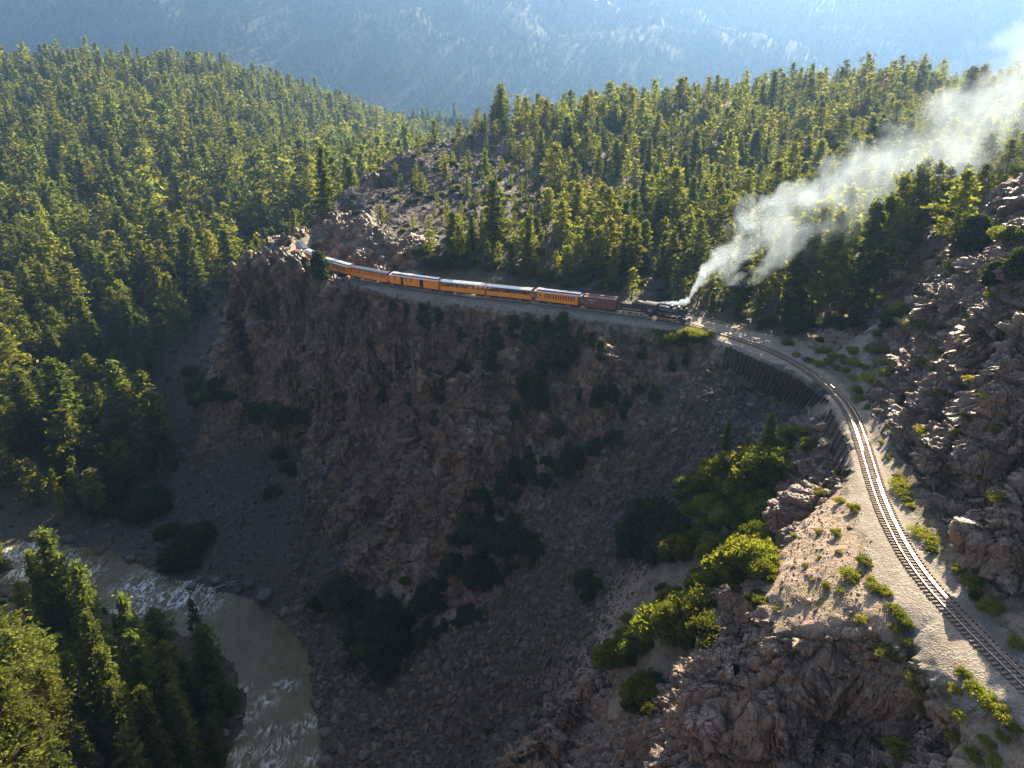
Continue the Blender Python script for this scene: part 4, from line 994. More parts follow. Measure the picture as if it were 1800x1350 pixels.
def open_car(s0, s1, label, who, roof=None, people=10, seats=True):
    e = tag(empty('open_car', (0, 0, 0)), label, 'railway car', 'open sided excursion cars'); Ln = place(e, s0, s1)
    m = MB()
    for s in (-1, 1): m.box(-Ln / 2, Ln / 2, s * 1.2 - .04, s * 1.2 + .04, .86, 1.95)
    m.box(-Ln / 2, -Ln / 2 + .08, -1.16, 1.16, .86, 1.95).box(Ln / 2 - .08, Ln / 2, -1.16, 1.16, .86, 1.95); m.build('body', M_ORANGE, e)
    np_ = 8; bt = MB()
    for k in range(np_ + 1):
        x = -Ln / 2 + .06 + (Ln - .12) * k / np_
        for s in (-1, 1):
            MB().box(-.05, .05, -.05, .05, .86, 3.0).build('post', M_DKTRIM if 0 < k < np_ else M_ORANGE, e).location = (x, s * 1.185, 0)
            if 0 < k < np_: bt.box(x - .02, x + .02, s * 1.245 - .01, s * 1.245 + .01, .9, 1.9)
    bt.build('batten', plain('orange_batten', (.62, .21, .02), .5), e)
    rl = MB()
    for s in (-1, 1): rl.box(-Ln / 2, Ln / 2, s * 1.2 - .05, s * 1.2 + .05, 1.95, 2.0).box(-Ln / 2, Ln / 2, s * 1.2 - .05, s * 1.2 + .05, 2.82, 3.0)
    rl.build('top_rail', M_DKTRIM, e)
    MB().prism_x(arched(2.75, 3.0, .36), -Ln / 2 - .15, Ln / 2 + .15).build('roof', roof or M_SILVER, e)
    rb = MB()
    for k in range(9): rb.prism_x([(y * 1.005, z + .025) for y, z in arched(2.75, 3.0, .36, 8, .04)], -Ln / 2 + (Ln) * k / 8 - .03, -Ln / 2 + Ln * k / 8 + .03)
    rb.build('roof_rib', M_DKTRIM if roof else plain('roof_seam', (.40, .42, .44), .4), e)
    MB().box(-Ln / 2, Ln / 2, -1.15, 1.15, .80, .87).build('floor', M_DKTRIM, e)
    for s in (-1, 1):
        b = MB().box(-Ln / 2 + .4, Ln / 2 - .4, s * .25 - .22, s * .25 + .22, 1.24, 1.30).box(-Ln / 2 + .4, Ln / 2 - .4, s * .03 - .02, s * .03 + .02, 1.3, 1.75).box(-Ln / 2 + .4, Ln / 2 - .4, s * .2 - .02, s * .2 + .02, .87, 1.24); b.build('bench', M_WOOD, e)
    underframe(e, Ln)
    M = Matrix.Translation(e.location) @ e.rotation_euler.to_matrix().to_4x4(); cols = list(SHIRTS)
    for k in range(people):
        s = -1 if k % 4 else 1; x = -Ln / 2 + .8 + (Ln - 1.6) * (k + random.uniform(.2, .8)) / people; c = who[k % len(who)]
        o = mesh_obj('person', SHIRTS[c], None); o.location = M @ Vector((x, s * .22, 1.44)); o.rotation_euler = (0, 0, e.rotation_euler.z + s * math.pi / 2 + random.uniform(-.3, .3))
        tag(o, 'passenger in %s top seated on the bench of the %s' % (c, label.split(' with')[0].replace('orange ', '')), 'person', 'passengers in the open cars')
        h = mesh_obj('hair', hair_me, None, o); h.location = (.01, 0, .755)
    return e
def baggage(s0, s1):
    e = tag(empty('baggage_car', (0, 0, 0)), 'orange baggage car with two dark door openings and clerestory roof', 'railway car'); Ln = place(e, s0, s1); B = Ln - .2
    f = lambda a: -B / 2 + a * B                     # doors and slits at the fractions seen in the photograph
    doors = [(f(.235), f(.285), .9, 2.75), (f(.625), f(.70), .9, 2.75)]; slits = [(f(.10), f(.125), 1.85, 2.75), (f(.34), f(.36), 1.85, 2.7), (f(.435), f(.46), 1.85, 2.7)]
    m = MB(); side(m, B, -1.25, doors + slits); side(m, B, 1.25, [])
    m.box(-B / 2, -B / 2 + .08, -1.17, 1.17, .88, 3.0).box(B / 2 - .08, B / 2, -1.17, 1.17, .88, 3.0); m.build('body', M_ORANGE, e)
    MB().box(-B / 2, B / 2, -1.16, 1.16, .80, .885).build('floor', M_DKTRIM, e)
    for a, b, z0, z1 in doors:
        MB().box(a - .1, a + (b - a) * .35, -1.10, -1.05, .9, z1).build('sliding_door', M_DKTRIM, e)
        MB().box(a, b, -.02, .02, .9, z1).build('inner_partition', M_DKTRIM, e)
        MB().bar((a, -1.2, 1.6), (b, -1.2, 1.6), .05).build('safety_bar', M_IRON, e)
    for a, b, z0, z1 in slits: window(e, (a + b) / 2, -1.25, z0, z1, b - a)
    clerestory(e, Ln + .2, M_SILVER, 10, 2.7); underframe(e, Ln); return e
def boxcar(s0, s1):
    e = tag(empty('boxcar', (0, 0, 0)), 'dull red boxcar coupled behind the black tender', 'railway car'); Ln = place(e, s0, s1); B = Ln - .5
    m = MB().box(-B / 2, B / 2, -1.2, 1.2, .85, 3.05); m.build('body', M_RED, e)
    bd = MB(); n = 34
    for k in range(n):
        x = -B / 2 + B * (k + .5) / n
        for s in (-1, 1): bd.box(x - B / n * .42, x + B / n * .42, s * 1.21 - .014, s * 1.21 + .014, .9, 3.0)
    o = bd.build('board', M_RED, e); o['kind'] = 'stuff'
    for s in (-1, 1):
        d = MB().box(-.85, .85, -.03, .03, .95, 2.9).box(-.85, -.8, -.05, .05, .95, 2.9).box(.8, .85, -.05, .05, .95, 2.9).box(-.8, .8, -.05, .05, 1.9, 1.96).build('door', M_RED, e); d.location = (.15, s * 1.25, 0)
    MB().prism_x([(-1.27, 3.05), (0, 3.38), (1.27, 3.05), (1.27, 2.98), (-1.27, 2.98)], -B / 2 - .08, B / 2 + .08).build('roof', plain('boxcar_roof', (.17, .085, .08), .7, 0, .25, 1.5), e)
    MB().box(-B / 2 - .2, B / 2 + .2, -.26, .26, 3.40, 3.45).build('roof_walk', plain('roof_walk_timber', (.23, .14, .13), .8), e)
    MB().bar((B / 2 + .12, -.9, 1), (B / 2 + .12, -.9, 3.3), .05).bar((B / 2 + .12, -.5, 1), (B / 2 + .12, -.5, 3.3), .05).bar((B / 2 + .1, .5, 2.2), (B / 2 + .1, .5, 3.7), .05).build('ladder', M_IRON, e)
    underframe(e, Ln); text('D & R G W', .42, M_WHITE, e, (-B / 2 + 1.9, -1.235, 2.35), (math.pi / 2, 0, 0)); text('3681', .36, M_WHITE, e, (-B / 2 + 1.9, -1.235, 1.85), (math.pi / 2, 0, 0)); return e
def tender(s0, s1):
    e = tag(empty('tender', (0, 0, 0)), 'black coal tender with white lettering and white frame stripe', 'tender'); Ln = place(e, s0, s1); B = Ln - .3
    MB().box(-B / 2, B / 2, -1.2, 1.2, .95, 2.55).box(B / 2 - 2.9, B / 2, -1.15, -1.07, 2.55, 2.95).box(B / 2 - 2.9, B / 2, 1.07, 1.15, 2.55, 2.95).box(B / 2 - 2.95, B / 2 - 2.85, -1.1, 1.1, 2.55, 3.0).build('tank', M_BLACK, e)
    r = np.random.default_rng(3); m = MB(); n = 14; vs = [(B / 2 - 2.8 + 2.75 * i / n, -1.05 + 2.1 * j / n, 2.5 + .75 * math.sin(math.pi * i / n) ** .6 * math.sin(math.pi * j / n) ** .6 + r.uniform(-.07, .07)) for i in range(n + 1) for j in range(n + 1)]
    m.add(vs, [(i * (n + 1) + j, (i + 1) * (n + 1) + j, (i + 1) * (n + 1) + j + 1, i * (n + 1) + j + 1) for i in range(n) for j in range(n)]); m.build('coal', M_COAL, e)['kind'] = 'stuff'
    MB().lathe([(.25, 2.55), (.25, 2.7), (.05, 2.75)], 'z', (-B / 2 + .9, 0, 0), 12).build('water_hatch', M_BLACK, e)
    m = MB()
    for s in (-1, 1): m.box(-B / 2 - .05, B / 2 + .05, s * 1.18 - .04, s * 1.18 + .04, .82, .93)
    m.build('frame_stripe', M_WHITE, e); MB().box(-Ln / 2, Ln / 2, -1.1, 1.1, .70, .93).build('underframe', M_BLACK, e)
    for x in (-B / 2 + 1.35, B / 2 - 1.35):
        t = truck(e, x)
        for q in (-.68, .68): MB().lathe([(.10, 0), (.12, .06), (.02, .08)], 'y', (q, .72, .36), 8).lathe([(.12, -.06), (.10, 0)], 'y', (q, -.74, .36), 8).build('axle_cap', M_WHITE, t)
        MB().prism_x([(-.7, .62), (-.7, .36), (-.76, .36), (-.76, .62)], -.22, .22).build('truck_plate', M_WHITE, t)
    for x in (-Ln / 2 + .1, Ln / 2 - .1): MB().bar((x, -1.22, .35), (x, -1.22, .85), .07).bar((x - .2, -1.22, .35), (x + .2, -1.22, .35), .07).build('step', M_WHITE, e)
    text('DURANGO & SILVERTON', .36, M_WHITE, e, (0, -1.21, 1.42), (math.pi / 2, 0, 0)); return e
def locomotive(s0, s1):
    e = tag(empty('steam_locomotive', (0, 0, 0)), 'black steam locomotive with number 473 on its cab, trailing smoke', 'locomotive'); Ln = place(e, s0, s1); F = Ln / 2
    MB().lathe([(.80, -F + 2.6), (.80, -F + 4.4), (.70, -F + 5.4), (.68, F - 2.2)], 'x', (0, 0, 2.15), 20).build('boiler', M_BOILER, e)
    o = MB().lathe([(.72, F - 2.2), (.72, F - 1.0), (.66, F - .92), (.3, F - .86)], 'x', (0, 0, 2.15), 20).build('smokebox', M_BLACK, e)
    for x in np.linspace(-F + 3.2, F - 2.6, 5): MB().lathe([(.83 if x < -F + 4.5 else .72, x - .03), (.83 if x < -F + 4.5 else .72, x + .03)], 'x', (0, 0, 2.15), 20).build('boiler_band', M_BLACK, e)
    MB().lathe([(.22, 2.75), (.24, 3.0), (.20, 3.05), (.24, 3.62), (.27, 3.68), (.19, 3.68)], 'z', (F - 1.55, 0, 0), 14).build('smokestack', M_BLACK, e)
    MB().lathe([(.42, 2.7), (.40, 3.05), (.30, 3.28), (.06, 3.36)], 'z', (F - 2.75, 0, 0), 14).build('sand_dome', M_BLACK, e)
    MB().lathe([(.44, 2.75), (.42, 3.1), (.32, 3.32), (.08, 3.4)], 'z', (F - 4.3, 0, 0), 14).build('steam_dome', M_BLACK, e)
    MB().lathe([(.05, 3.32), (.14, 3.2), (.20, 3.0), (.22, 2.96)], 'z', (F - 2.1, 0, 0), 12).bar((F - 2.1, -.28, 2.8), (F - 2.1, -.28, 3.3), .05).bar((F - 2.1, .28, 2.8), (F - 2.1, .28, 3.3), .05).bar((F - 2.1, -.28, 3.3), (F - 2.1, .28, 3.3), .05).build('bell', M_BRASS, e)
    h = MB().box(F - 1.1, F - .62, -.2, .2, 2.85, 3.22).build('headlight', M_BLACK, e); MB().lathe([(.15, F - .62), (.15, F - .59)], 'x', (0, 0, 3.03), 12).build('lens', plain('headlight_glass', (.8, .78, .7), .1), h)
    # cab
    C0, C1 = -F + .15, -F + 2.6; m = MB(); hole = [(C0 + .55, C0 + 1.15, 2.1, 2.85), (C0 + 1.3, C0 + 1.9, 2.1, 2.85)]
    for s in (-1, 1):
        mm = MB(); side(mm, C1 - C0, s * 1.22, [(a - (C0 + C1) / 2, b - (C0 + C1) / 2, c, d) for a, b, c, d in hole], 1.15, 3.05); m.add([(v[0] + (C0 + C1) / 2, v[1], v[2]) for v in mm.v], mm.f)
    m.box(C1 - .08, C1, -1.14, 1.14, 1.15, 3.05); m.build('cab', M_BLACK, e)
    for s in (-1, 1):
        for a, b, c, d in hole: window(e, (a + b) / 2, s * 1.22, c, d, b - a)
    MB().prism_x(arched(2.75, 3.05, .32), C0 - .45, C1 + .15).build('cab_roof', M_BLACK, e)
    text('473', .62, M_WHITE, e, ((C0 + C1) / 2 - .1, -1.235, 1.66), (math.pi / 2, 0, 0), 'cab_number', .01)
    m = MB()
    for s in (-1, 1): m.box(C1, F - .6, s * 1.05 - .2, s * 1.05 + .2, 1.62, 1.67).box(C1, F - .6, s * 1.24 - .01, s * 1.24 + .01, 1.55, 1.67)
    m.box(F - .6, F - .3, -1.1, 1.1, 1.0, 1.12); m.build('running_board', plain('running_board_edge', (.10, .10, .11), .4), e)
    MB().box(C0, F - .35, -.55, .55, .62, .98).box(F - .5, F - .35, -1.15, 1.15, .62, .98).build('frame', M_BLACK, e)
    dw = MB().lathe([(.50, -.07), (.56, -.07), (.56, .07), (.50, .07), (.46, .03), (.12, .05), (.10, .16)], 'y', n=20).mesh('driving_wheel'); dw.materials.append(M_IRON)
    sw = MB().lathe([(.32, -.06), (.36, -.06), (.36, .06), (.10, .05), (.06, .1)], 'y', n=14).mesh('small_wheel'); sw.materials.append(M_IRON)
    DX = [F - 3.1 - k * 1.2 for k in range(4)]
    for s in (-1, 1):
        for x in DX: o = mesh_obj('driving_wheel', dw, None, e); o.location = (x, s * .5, .56); o.rotation_euler = (0, 0, 0 if s > 0 else math.pi)
        for x in (F - 1.15, -F + 1.1): o = mesh_obj('small_wheel', sw, None, e); o.location = (x, s * .5, .36); o.rotation_euler = (0, 0, 0 if s > 0 else math.pi)
        MB().bar((DX[0] + .25, s * .98, .48), (DX[3] - .25, s * .98, .48), .09, .14).build('side_rod', M_STEEL, e)
        MB().bar((F - 1.9, s * 1.03, .66), (DX[2], s * 1.03, .50), .07, .12).build('main_rod', M_STEEL, e)
        c = MB().lathe([(.30, F - 2.25), (.34, F - 2.2), (.34, F - 1.3), (.30, F - 1.25)], 'x', (0, s * .92, .72), 14).lathe([(.2, F - 2.2), (.22, F - 1.3)], 'x', (0, s * .88, 1.2), 12).build('cylinder', M_BLACK, e); MB().lathe([(.24, F - 1.25), (.1, F - 1.18)], 'x', (0, s * .92, .72), 12).build('cylinder_cap', M_STEEL, c)
        for x in (F - 2.4, F - 3.3): MB().lathe([(.16, 1.7), (.17, 2.1), (.12, 2.15), (.12, 2.3), (.16, 2.34), (.16, 2.6), (.05, 2.66)], 'z', (x, s * .98, 0), 12).build('air_pump' if x > F - 3 else 'air_tank', M_BLACK, e)
        MB().bar((F - .5, s * .95, 2.0), (F - 6.5, s * .98, 2.35), .045, n=6).build('handrail', M_STEEL, e)
        MB().bar((F - .3, s * 1.0, 1.0), (F - 1.0, s * .55, 1.9), .06, n=6).build('brace', M_STEEL, e)
    p = MB()
    for k in range(9):
        y = -1.05 + 2.1 * k / 8; p.bar((F - .4, y, .66), (F + .35 - abs(y) * .35, y * .8, .14), .06)
    p.bar((F + .0, -.85, .14), (F + .35, 0, .14), .07).bar((F + .0, .85, .14), (F + .35, 0, .14), .07); p.build('pilot', M_BLACK, e)
    MB().lathe([(.05, 3.3), (.09, 3.5), (.03, 3.55)], 'z', (-F + 3.3, 0.1, 0), 8).build('whistle', M_BRASS, e)
    return e
sL = arc_at(1213)
# arc length grows away from the camera: the engine's nose has the smallest value
ends = {k: (arc_at(b), arc_at(a)) for k, (a, b) in dict(loco=(1137, 1213), tender=(1089, 1136), box=(1027, 1087), coach=(944, 1022), o1=(858, 938), o2=(779, 857), bag=(690, 777)).items()}
LOCO = locomotive(*ends['loco']); tender(*ends['tender']); boxcar(*ends['box'])
coach(*ends['coach'], 'orange coach with silver roof coupled next to the red boxcar', M_SILVER)
open_car(*ends['o1'], 'front open orange car with silver roof next to the orange coach', ['grey', 'blue', 'white', 'black', 'red'])
open_car(*ends['o2'], 'rear open orange car with silver roof next to the baggage car', ['black', 'white', 'grey', 'green', 'blue'])
baggage(*ends['bag'])
s = ends['bag'][1] + .8; CLEN = ends['coach'][1] - ends['coach'][0]
print('TRAIN', {k: round(v[1] - v[0], 2) for k, v in ends.items()}, 'black car from', TPX[0][int(s / .5)], TPX[0][int((s + CLEN) / .5)], TPX[0][int((s + 2 * CLEN + 1) / .5)])
open_car(s, arc_at(623), 'open car with black ribbed roof behind the baggage car', ['grey', 'blue'], M_BLKROOF, 4); s = arc_at(621.5)
CLEN = arc_at(573) - s
coach(s, s + CLEN, 'orange coach with pale silver roof beside the dark juniper', M_SILVER); s += CLEN + 1
coach(s, s + CLEN, 'coach half hidden behind the dark juniper on the rim', M_SILVER); s += CLEN + 1
coach(s, s + CLEN, 'last visible coach passing through the rock cut', M_BLKROOF)

# ------------------------------------------------------------------ smoke and steam
def smoke(name, path, dens, label, wob=.45, nscale=.12, col=(.68, .83, 1.0), thin=1.0):
    P = np.array([p[:3] for p in path]); Rr = np.array([p[3] for p in path]); n = 14; per = 4
    t = np.linspace(0, len(P) - 1, (len(P) - 1) * per + 1); C = np.stack([np.interp(t, range(len(P)), P[:, k]) for k in range(3)], 1); R = np.interp(t, range(len(P)), Rr)
    for _ in range(4): C[1:-1] = .25 * C[:-2] + .5 * C[1:-1] + .25 * C[2:]
    org = C[0].copy(); vs = []; fs = []
    for k in range(len(C)):
        d = C[min(k + 1, len(C) - 1)] - C[max(k - 1, 0)]; d /= np.linalg.norm(d); u = np.cross(d, [0, 0, 1]); u /= np.linalg.norm(u); q = np.cross(d, u)
        for i in range(n): vs.append(C[k] - org + (u * math.cos(6.2832 * i / n) + q * math.sin(6.2832 * i / n)) * R[k] * 1.35)
    m_ = len(C)
    fs = [(k * n + i, k * n + (i + 1) % n, (k + 1) * n + (i + 1) % n, (k + 1) * n + i) for k in range(m_ - 1) for i in range(n)] + [tuple(range(n))[::-1], tuple(range((m_ - 1) * n, m_ * n))]
    mat = bpy.data.materials.new(name); mat.use_nodes = True; nt = mat.node_tree; nt.nodes.clear(); out = N(nt, 'ShaderNodeOutputMaterial'); co = objco(nt)
    sep = N(nt, 'ShaderNodeSeparateXYZ'); L(nt, co, sep.inputs[0]); X = C[:, 0] - org[0]; x1 = X[-1]
    fx = N(nt, 'ShaderNodeMapRange'); L(nt, sep.outputs[0], fx.inputs[0]); fx.inputs['From Max'].default_value = x1
    def curve(vals):
        vals = np.asarray(vals); lo, hi = vals.min(), vals.max() + 1e-6; c = N(nt, 'ShaderNodeFloatCurve'); L(nt, fx.outputs[0], c.inputs['Value']); cu = c.mapping.curves[0]
        pts = [(X[k] / x1, (vals[k] - lo) / (hi - lo)) for k in range(0, m_, 2)]
        while len(cu.points) < len(pts): cu.points.new(.5, .5)
        for k, (a, b) in enumerate(pts): cu.points[k].location = (a, b); cu.points[k].handle_type = 'VECTOR'
        c.mapping.update(); return math_n(nt, 'ADD', math_n(nt, 'MULTIPLY', c.outputs[0], float(hi - lo)), float(lo))
    cyv, czv, rv = curve(C[:, 1] - org[1]), curve(C[:, 2] - org[2]), curve(R)
    # slope of the axis: distance measured across it
    wn_ = N(nt, 'ShaderNodeTexNoise'); wn_.inputs['Scale'].default_value = nscale * .8; wn_.inputs['Detail'].default_value = 2; L(nt, co, wn_.inputs['Vector'])
    sw_ = N(nt, 'ShaderNodeSeparateXYZ'); L(nt, wn_.outputs['Color'], sw_.inputs[0])
    sl = (C[-1] - C[0]); cosf = abs(sl[0]) / np.linalg.norm(sl)
    dy = math_n(nt, 'DIVIDE', math_n(nt, 'SUBTRACT', sep.outputs[1], cyv), rv); dz = math_n(nt, 'DIVIDE', math_n(nt, 'SUBTRACT', sep.outputs[2], czv), rv)
    dy = math_n(nt, 'ADD', dy, math_n(nt, 'MULTIPLY', math_n(nt, 'SUBTRACT', sw_.outputs[0], .5), 1.5)); dz = math_n(nt, 'ADD', dz, math_n(nt, 'MULTIPLY', math_n(nt, 'SUBTRACT', sw_.outputs[1], .5), 1.5))
    rr = math_n(nt, 'MULTIPLY', math_n(nt, 'SQRT', math_n(nt, 'ADD', math_n(nt, 'MULTIPLY', dy, dy), math_n(nt, 'MULTIPLY', dz, dz))), float(.5 + .5 * cosf))
    nz = noise(nt, co, nscale, 6, .62, .3); nb = noise(nt, co, nscale * .33, 2)
    val = math_n(nt, 'SUBTRACT', math_n(nt, 'ADD', .78, math_n(nt, 'ADD', math_n(nt, 'MULTIPLY', math_n(nt, 'SUBTRACT', nz, .5), 4.2), math_n(nt, 'MULTIPLY', math_n(nt, 'SUBTRACT', nb, .5), 1.6))), rr)
    dn = math_n(nt, 'MULTIPLY', val, 2.6, True)
    dcur = curve(np.array([dens[min(int(tt), len(dens) - 1)] * (1 - tt % 1) + dens[min(int(tt) + 1, len(dens) - 1)] * (tt % 1) for tt in t]))
    v = N(nt, 'ShaderNodeVolumePrincipled'); v.inputs['Color'].default_value = (*col, 1); v.inputs['Anisotropy'].default_value = .25; L(nt, math_n(nt, 'MULTIPLY', dn, dcur), v.inputs['Density']); L(nt, v.outputs[0], out.inputs['Volume'])
    o = MB().add(vs, fs).build(name, mat); o.location = org; o['kind'] = 'stuff'; o['label'] = label; return o
M_ = Matrix.Translation(LOCO.location) @ LOCO.rotation_euler.to_matrix().to_4x4(); st = M_ @ Vector((5.2 - 1.55, 0, 3.7))
smoke('smoke', [(*st, .5), (*D(1222, 503, 145), 1.8), (*D(1240, 470, 144), 4.0), (*D(1290, 440, 140), 6.2), (*D(1360, 402, 134), 7.0), (*D(1450, 350, 132), 8.2), (*D(1540, 302, 134), 9.8), (*D(1650, 248, 140), 12), (*D(1750, 205, 150), 15), (*D(1880, 140, 164), 19)],
      [.7, .42, .20, .115, .062, .034, .024, .019, .015, .012], 'pale grey smoke plume drifting up to the right from the locomotive', nscale=.12)
sw0 = M_ @ Vector((-2.2, 0, 3.5))
smoke('steam', [(*(M_ @ Vector((-2.4, .1, 3.45))), .12), (*(M_ @ Vector((-.6, .1, 3.55))), .25), (*(M_ @ Vector((1.4, .1, 3.8))), .42), (*(M_ @ Vector((3.0, .2, 4.2))), .6), (*(M_ @ Vector((4.4, .5, 4.9))), .7)], [1.5, 1.6, 1.6, 1.2, .6], 'white steam streaming along the top of the locomotive boiler', nscale=.9)
# ------------------------------------------------------------------ trees one can pick out
def put(kind, name, px, py, hpx, label, cat, group=None, protos=None, wide=1.0, sink=.15, sat=False):
    g, n = ground_px(px, py)
    if g is None: return None
    d = project(np.array(g))[2]; h = hpx * d / FPX / .97 * (.72 if name == 'brush' else 1)
    if name in ('brush', 'oak_bush') and not sat: wide *= .72 if name == 'brush' else .82; hpx *= .88
    elif name == 'juniper': wide *= .8; hpx *= .9
    if name in ('brush', 'oak_bush') and hpx > 19 and not sat:
        for q in range(2 if name == 'brush' else 1): put(kind, name, px + random.choice((-1, 1)) * random.uniform(.35, .75) * hpx, py + random.uniform(-.25, .3) * hpx, hpx * random.uniform(.45, .75), label, cat, group, protos, wide, sink, True)
    return plant(random.choice(protos), name, g - Vector((0, 0, sink)), h, label, cat, group, wide=wide, stem='stems' if kind == 'bush' else 'trunk')
TAKEN = []
def hero(px, py, hpx, label, kind='pine', wide=1.0, protos=None, z=None):
    g, n = ground_px(px, py)
    if z is not None: g = Vector(Z(px, py, z))
    pr = protos or {'pine': PINES, 'fir': FIRS, 'dead': DEAD, 'rusty': RUSTY, 'oak': OAKS, 'juni': JUNIS}[kind]
    d = project(np.array(g))[2]; h = hpx * d / FPX / .95
    nm = {'pine': 'pine_tree', 'fir': 'fir_tree', 'dead': 'dead_tree', 'rusty': 'pine_tree', 'oak': 'oak_bush', 'juni': 'juniper'}[kind]
    o = plant(random.choice(pr), nm, g - Vector((0, 0, .2)), h, label, 'bush' if kind in ('oak', 'juni') else 'tree', wide=wide)
    TAKEN.append((g.x, g.y, 2.2)); return o
hero(1672, 442, 132, 'tall open pine standing alone on the pale rock above the track wall', 'pine', 1.25)
hero(1708, 440, 66, 'round dark juniper beside the lone pine on the pale rock', 'juni', 1.5)
hero(1768, 432, 44, 'bronze tinted bush on the pale rock above the wall', 'oak', .9)
hero(1745, 500, 46, 'low juniper at the upper edge of the sloping pale slabs', 'juni', 1.6)
hero(1785, 490, 60, 'rounded green juniper right of the slabs, by the frame edge', 'juni', 1.4)
hero(574, 374, 108, 'tall dark fir rising behind the rock cut', 'fir', .8)
hero(547, 376, 74, 'slim pine left of the tall fir behind the rock cut', 'pine', .9)
hero(523, 378, 66, 'short pine behind the fin of rock', 'pine', 1.1)
hero(563, 488, 50, 'dark juniper on the rim hiding part of a coach', 'juni', 1.25)
hero(352, 1146, 108, 'thin lone pine with a bare trunk on the river bank', 'pine', .55)
hero(372, 1175, 52, 'small pine below the thin lone pine on the bank', 'pine', .9)
for a in [(135, 1150, 245, 'broad round topped fir beside the rapids', 'fir', .95), (100, 1140, 195, 'pale tipped fir on the left of the broad fir by the rapids', 'fir', .8), (186, 1195, 236, 'fir with a sunlit tip right of the broad fir', 'fir', .85),
          (203, 1270, 232, 'tall dull green fir in front of the sunlit tipped fir', 'fir', .8), (262, 1250, 238, 'dark tall fir against the river pool', 'fir', .75), (275, 1300, 226, 'dark fir just left of the river pool', 'fir', .85),
          (318, 1310, 180, 'dark fir leaning over the rocky bank of the pool', 'fir', 1.0), (235, 1360, 200, 'dark fir low on the bank at the bottom edge', 'fir', .9), (165, 1370, 120, 'small olive fir at the bottom of the bank', 'fir', .9),
          (20, 1200, 170, 'sunlit yellow green pine at the left edge of the bank', 'pine', 1.2), (50, 1090, 80, 'small sunlit pine on the pale bank top', 'pine', 1.3), (80, 1200, 120, 'sunlit pine on the near bank beside a dead branch', 'pine', 1.3),
          (15, 1330, 220, 'large sunlit pine filling the left edge', 'pine', 1.2), (62, 1400, 250, 'largest sunlit pine in the bottom left corner', 'pine', 1.1), (105, 1395, 200, 'sunlit fir edging the shade in the corner', 'fir', .9),
          (20, 1440, 200, 'bright pine cut by the bottom left corner', 'pine', 1.2), (8, 1010, 80, 'shaded fir at the left edge above the rapids', 'fir', 1.0), (-10, 1150, 130, 'sunlit pine half outside the left edge', 'pine', 1.1),
          (300, 1200, 130, 'bushy fir behind the lone pine on the bank', 'fir', 1.0), (150, 1270, 150, 'fir in shade under the broad round fir', 'fir', 1.0), (332, 1350, 180, 'dark fir at the foot of the bank beside the pool', 'fir', .9), (296, 1410, 250, 'tall dark fir rising from the bottom edge by the pool', 'fir', .8), (378, 1290, 104, 'short fir on the rocky point of the bank', 'fir', 1.1), (346, 1280, 150, 'dark fir behind the rocky point of the bank', 'fir', .9), (384, 1345, 110, 'lowest short fir on the rocky bank', 'fir', 1.1), (226, 1330, 230, 'dark middle fir of the clump by the pool', 'fir', .8)]:
    hero(*a[:3], a[3], a[4], a[5], PINES_NEAR if a[4] == 'pine' else FIRS_NEAR)
for a in [(216, 1245, 112, 'grey bare snag standing among the dark firs', 'dead'), (233, 1100, 96, 'thin bare snag in front of the rapids', 'dead'), (283, 545, 72, 'pale dead tree above the talus across the river', 'dead'), (140, 700, 60, 'grey dead tree in the shade across the river', 'dead'),
          (255, 540, 40, 'rust coloured dying fir across the river', 'rusty'), (160, 720, 50, 'brown dying fir in the shade across the river', 'rusty'), (1550, 182, 46, 'orange dying pine on the far hilltop', 'rusty'), (1512, 215, 30, 'small orange pine below the hilltop', 'rusty')]:
    hero(*a[:3], a[3], a[4])
RV = [(1335, 545, 150, 'pine'), (1362, 560, 165, 'pine'), (1392, 562, 175, 'fir'), (1420, 565, 200, 'pine'), (1450, 568, 185, 'pine'), (1478, 566, 172, 'pine'), (1505, 560, 195, 'fir'), (1530, 545, 190, 'pine'), (1405, 530, 170, 'pine'), (1465, 530, 190, 'pine'), (1555, 500, 180, 'pine'), (1585, 470, 165, 'pine'), (1600, 440, 150, 'pine'), (1300, 520, 130, 'fir'), (1625, 425, 130, 'pine')]
for k, (x, y, h, kd) in enumerate(RV):
    hero(x, y, h, 'sunlit tall %s in the grove between the smoke and the brown outcrop' % kd, kd, .95)['group'] = 'tall grove beside the track'
for x, y, h in [(1250, 548, 36), (1165, 480, 70), (1130, 470, 80), (1100, 480, 90), (1190, 470, 80), (1060, 470, 70)]: hero(x, y, h, 'dark fir on the slope above the locomotive', 'fir', 1.2)['group'] = 'dark firs above the locomotive'

CARS = [(0, 'beyond the coaches'), (575, 'the silver roofed coach'), (622, 'the black roofed car'), (690, 'the baggage car'), (779, 'the rear open car'), (858, 'the front open car'), (944, 'the orange coach'), (1027, 'the red boxcar'), (1088, 'the tender'), (1140, 'the locomotive'), (1215, 'the empty curve')]
def by_car(px):
    return [c for a, c in CARS if px >= a][-1]
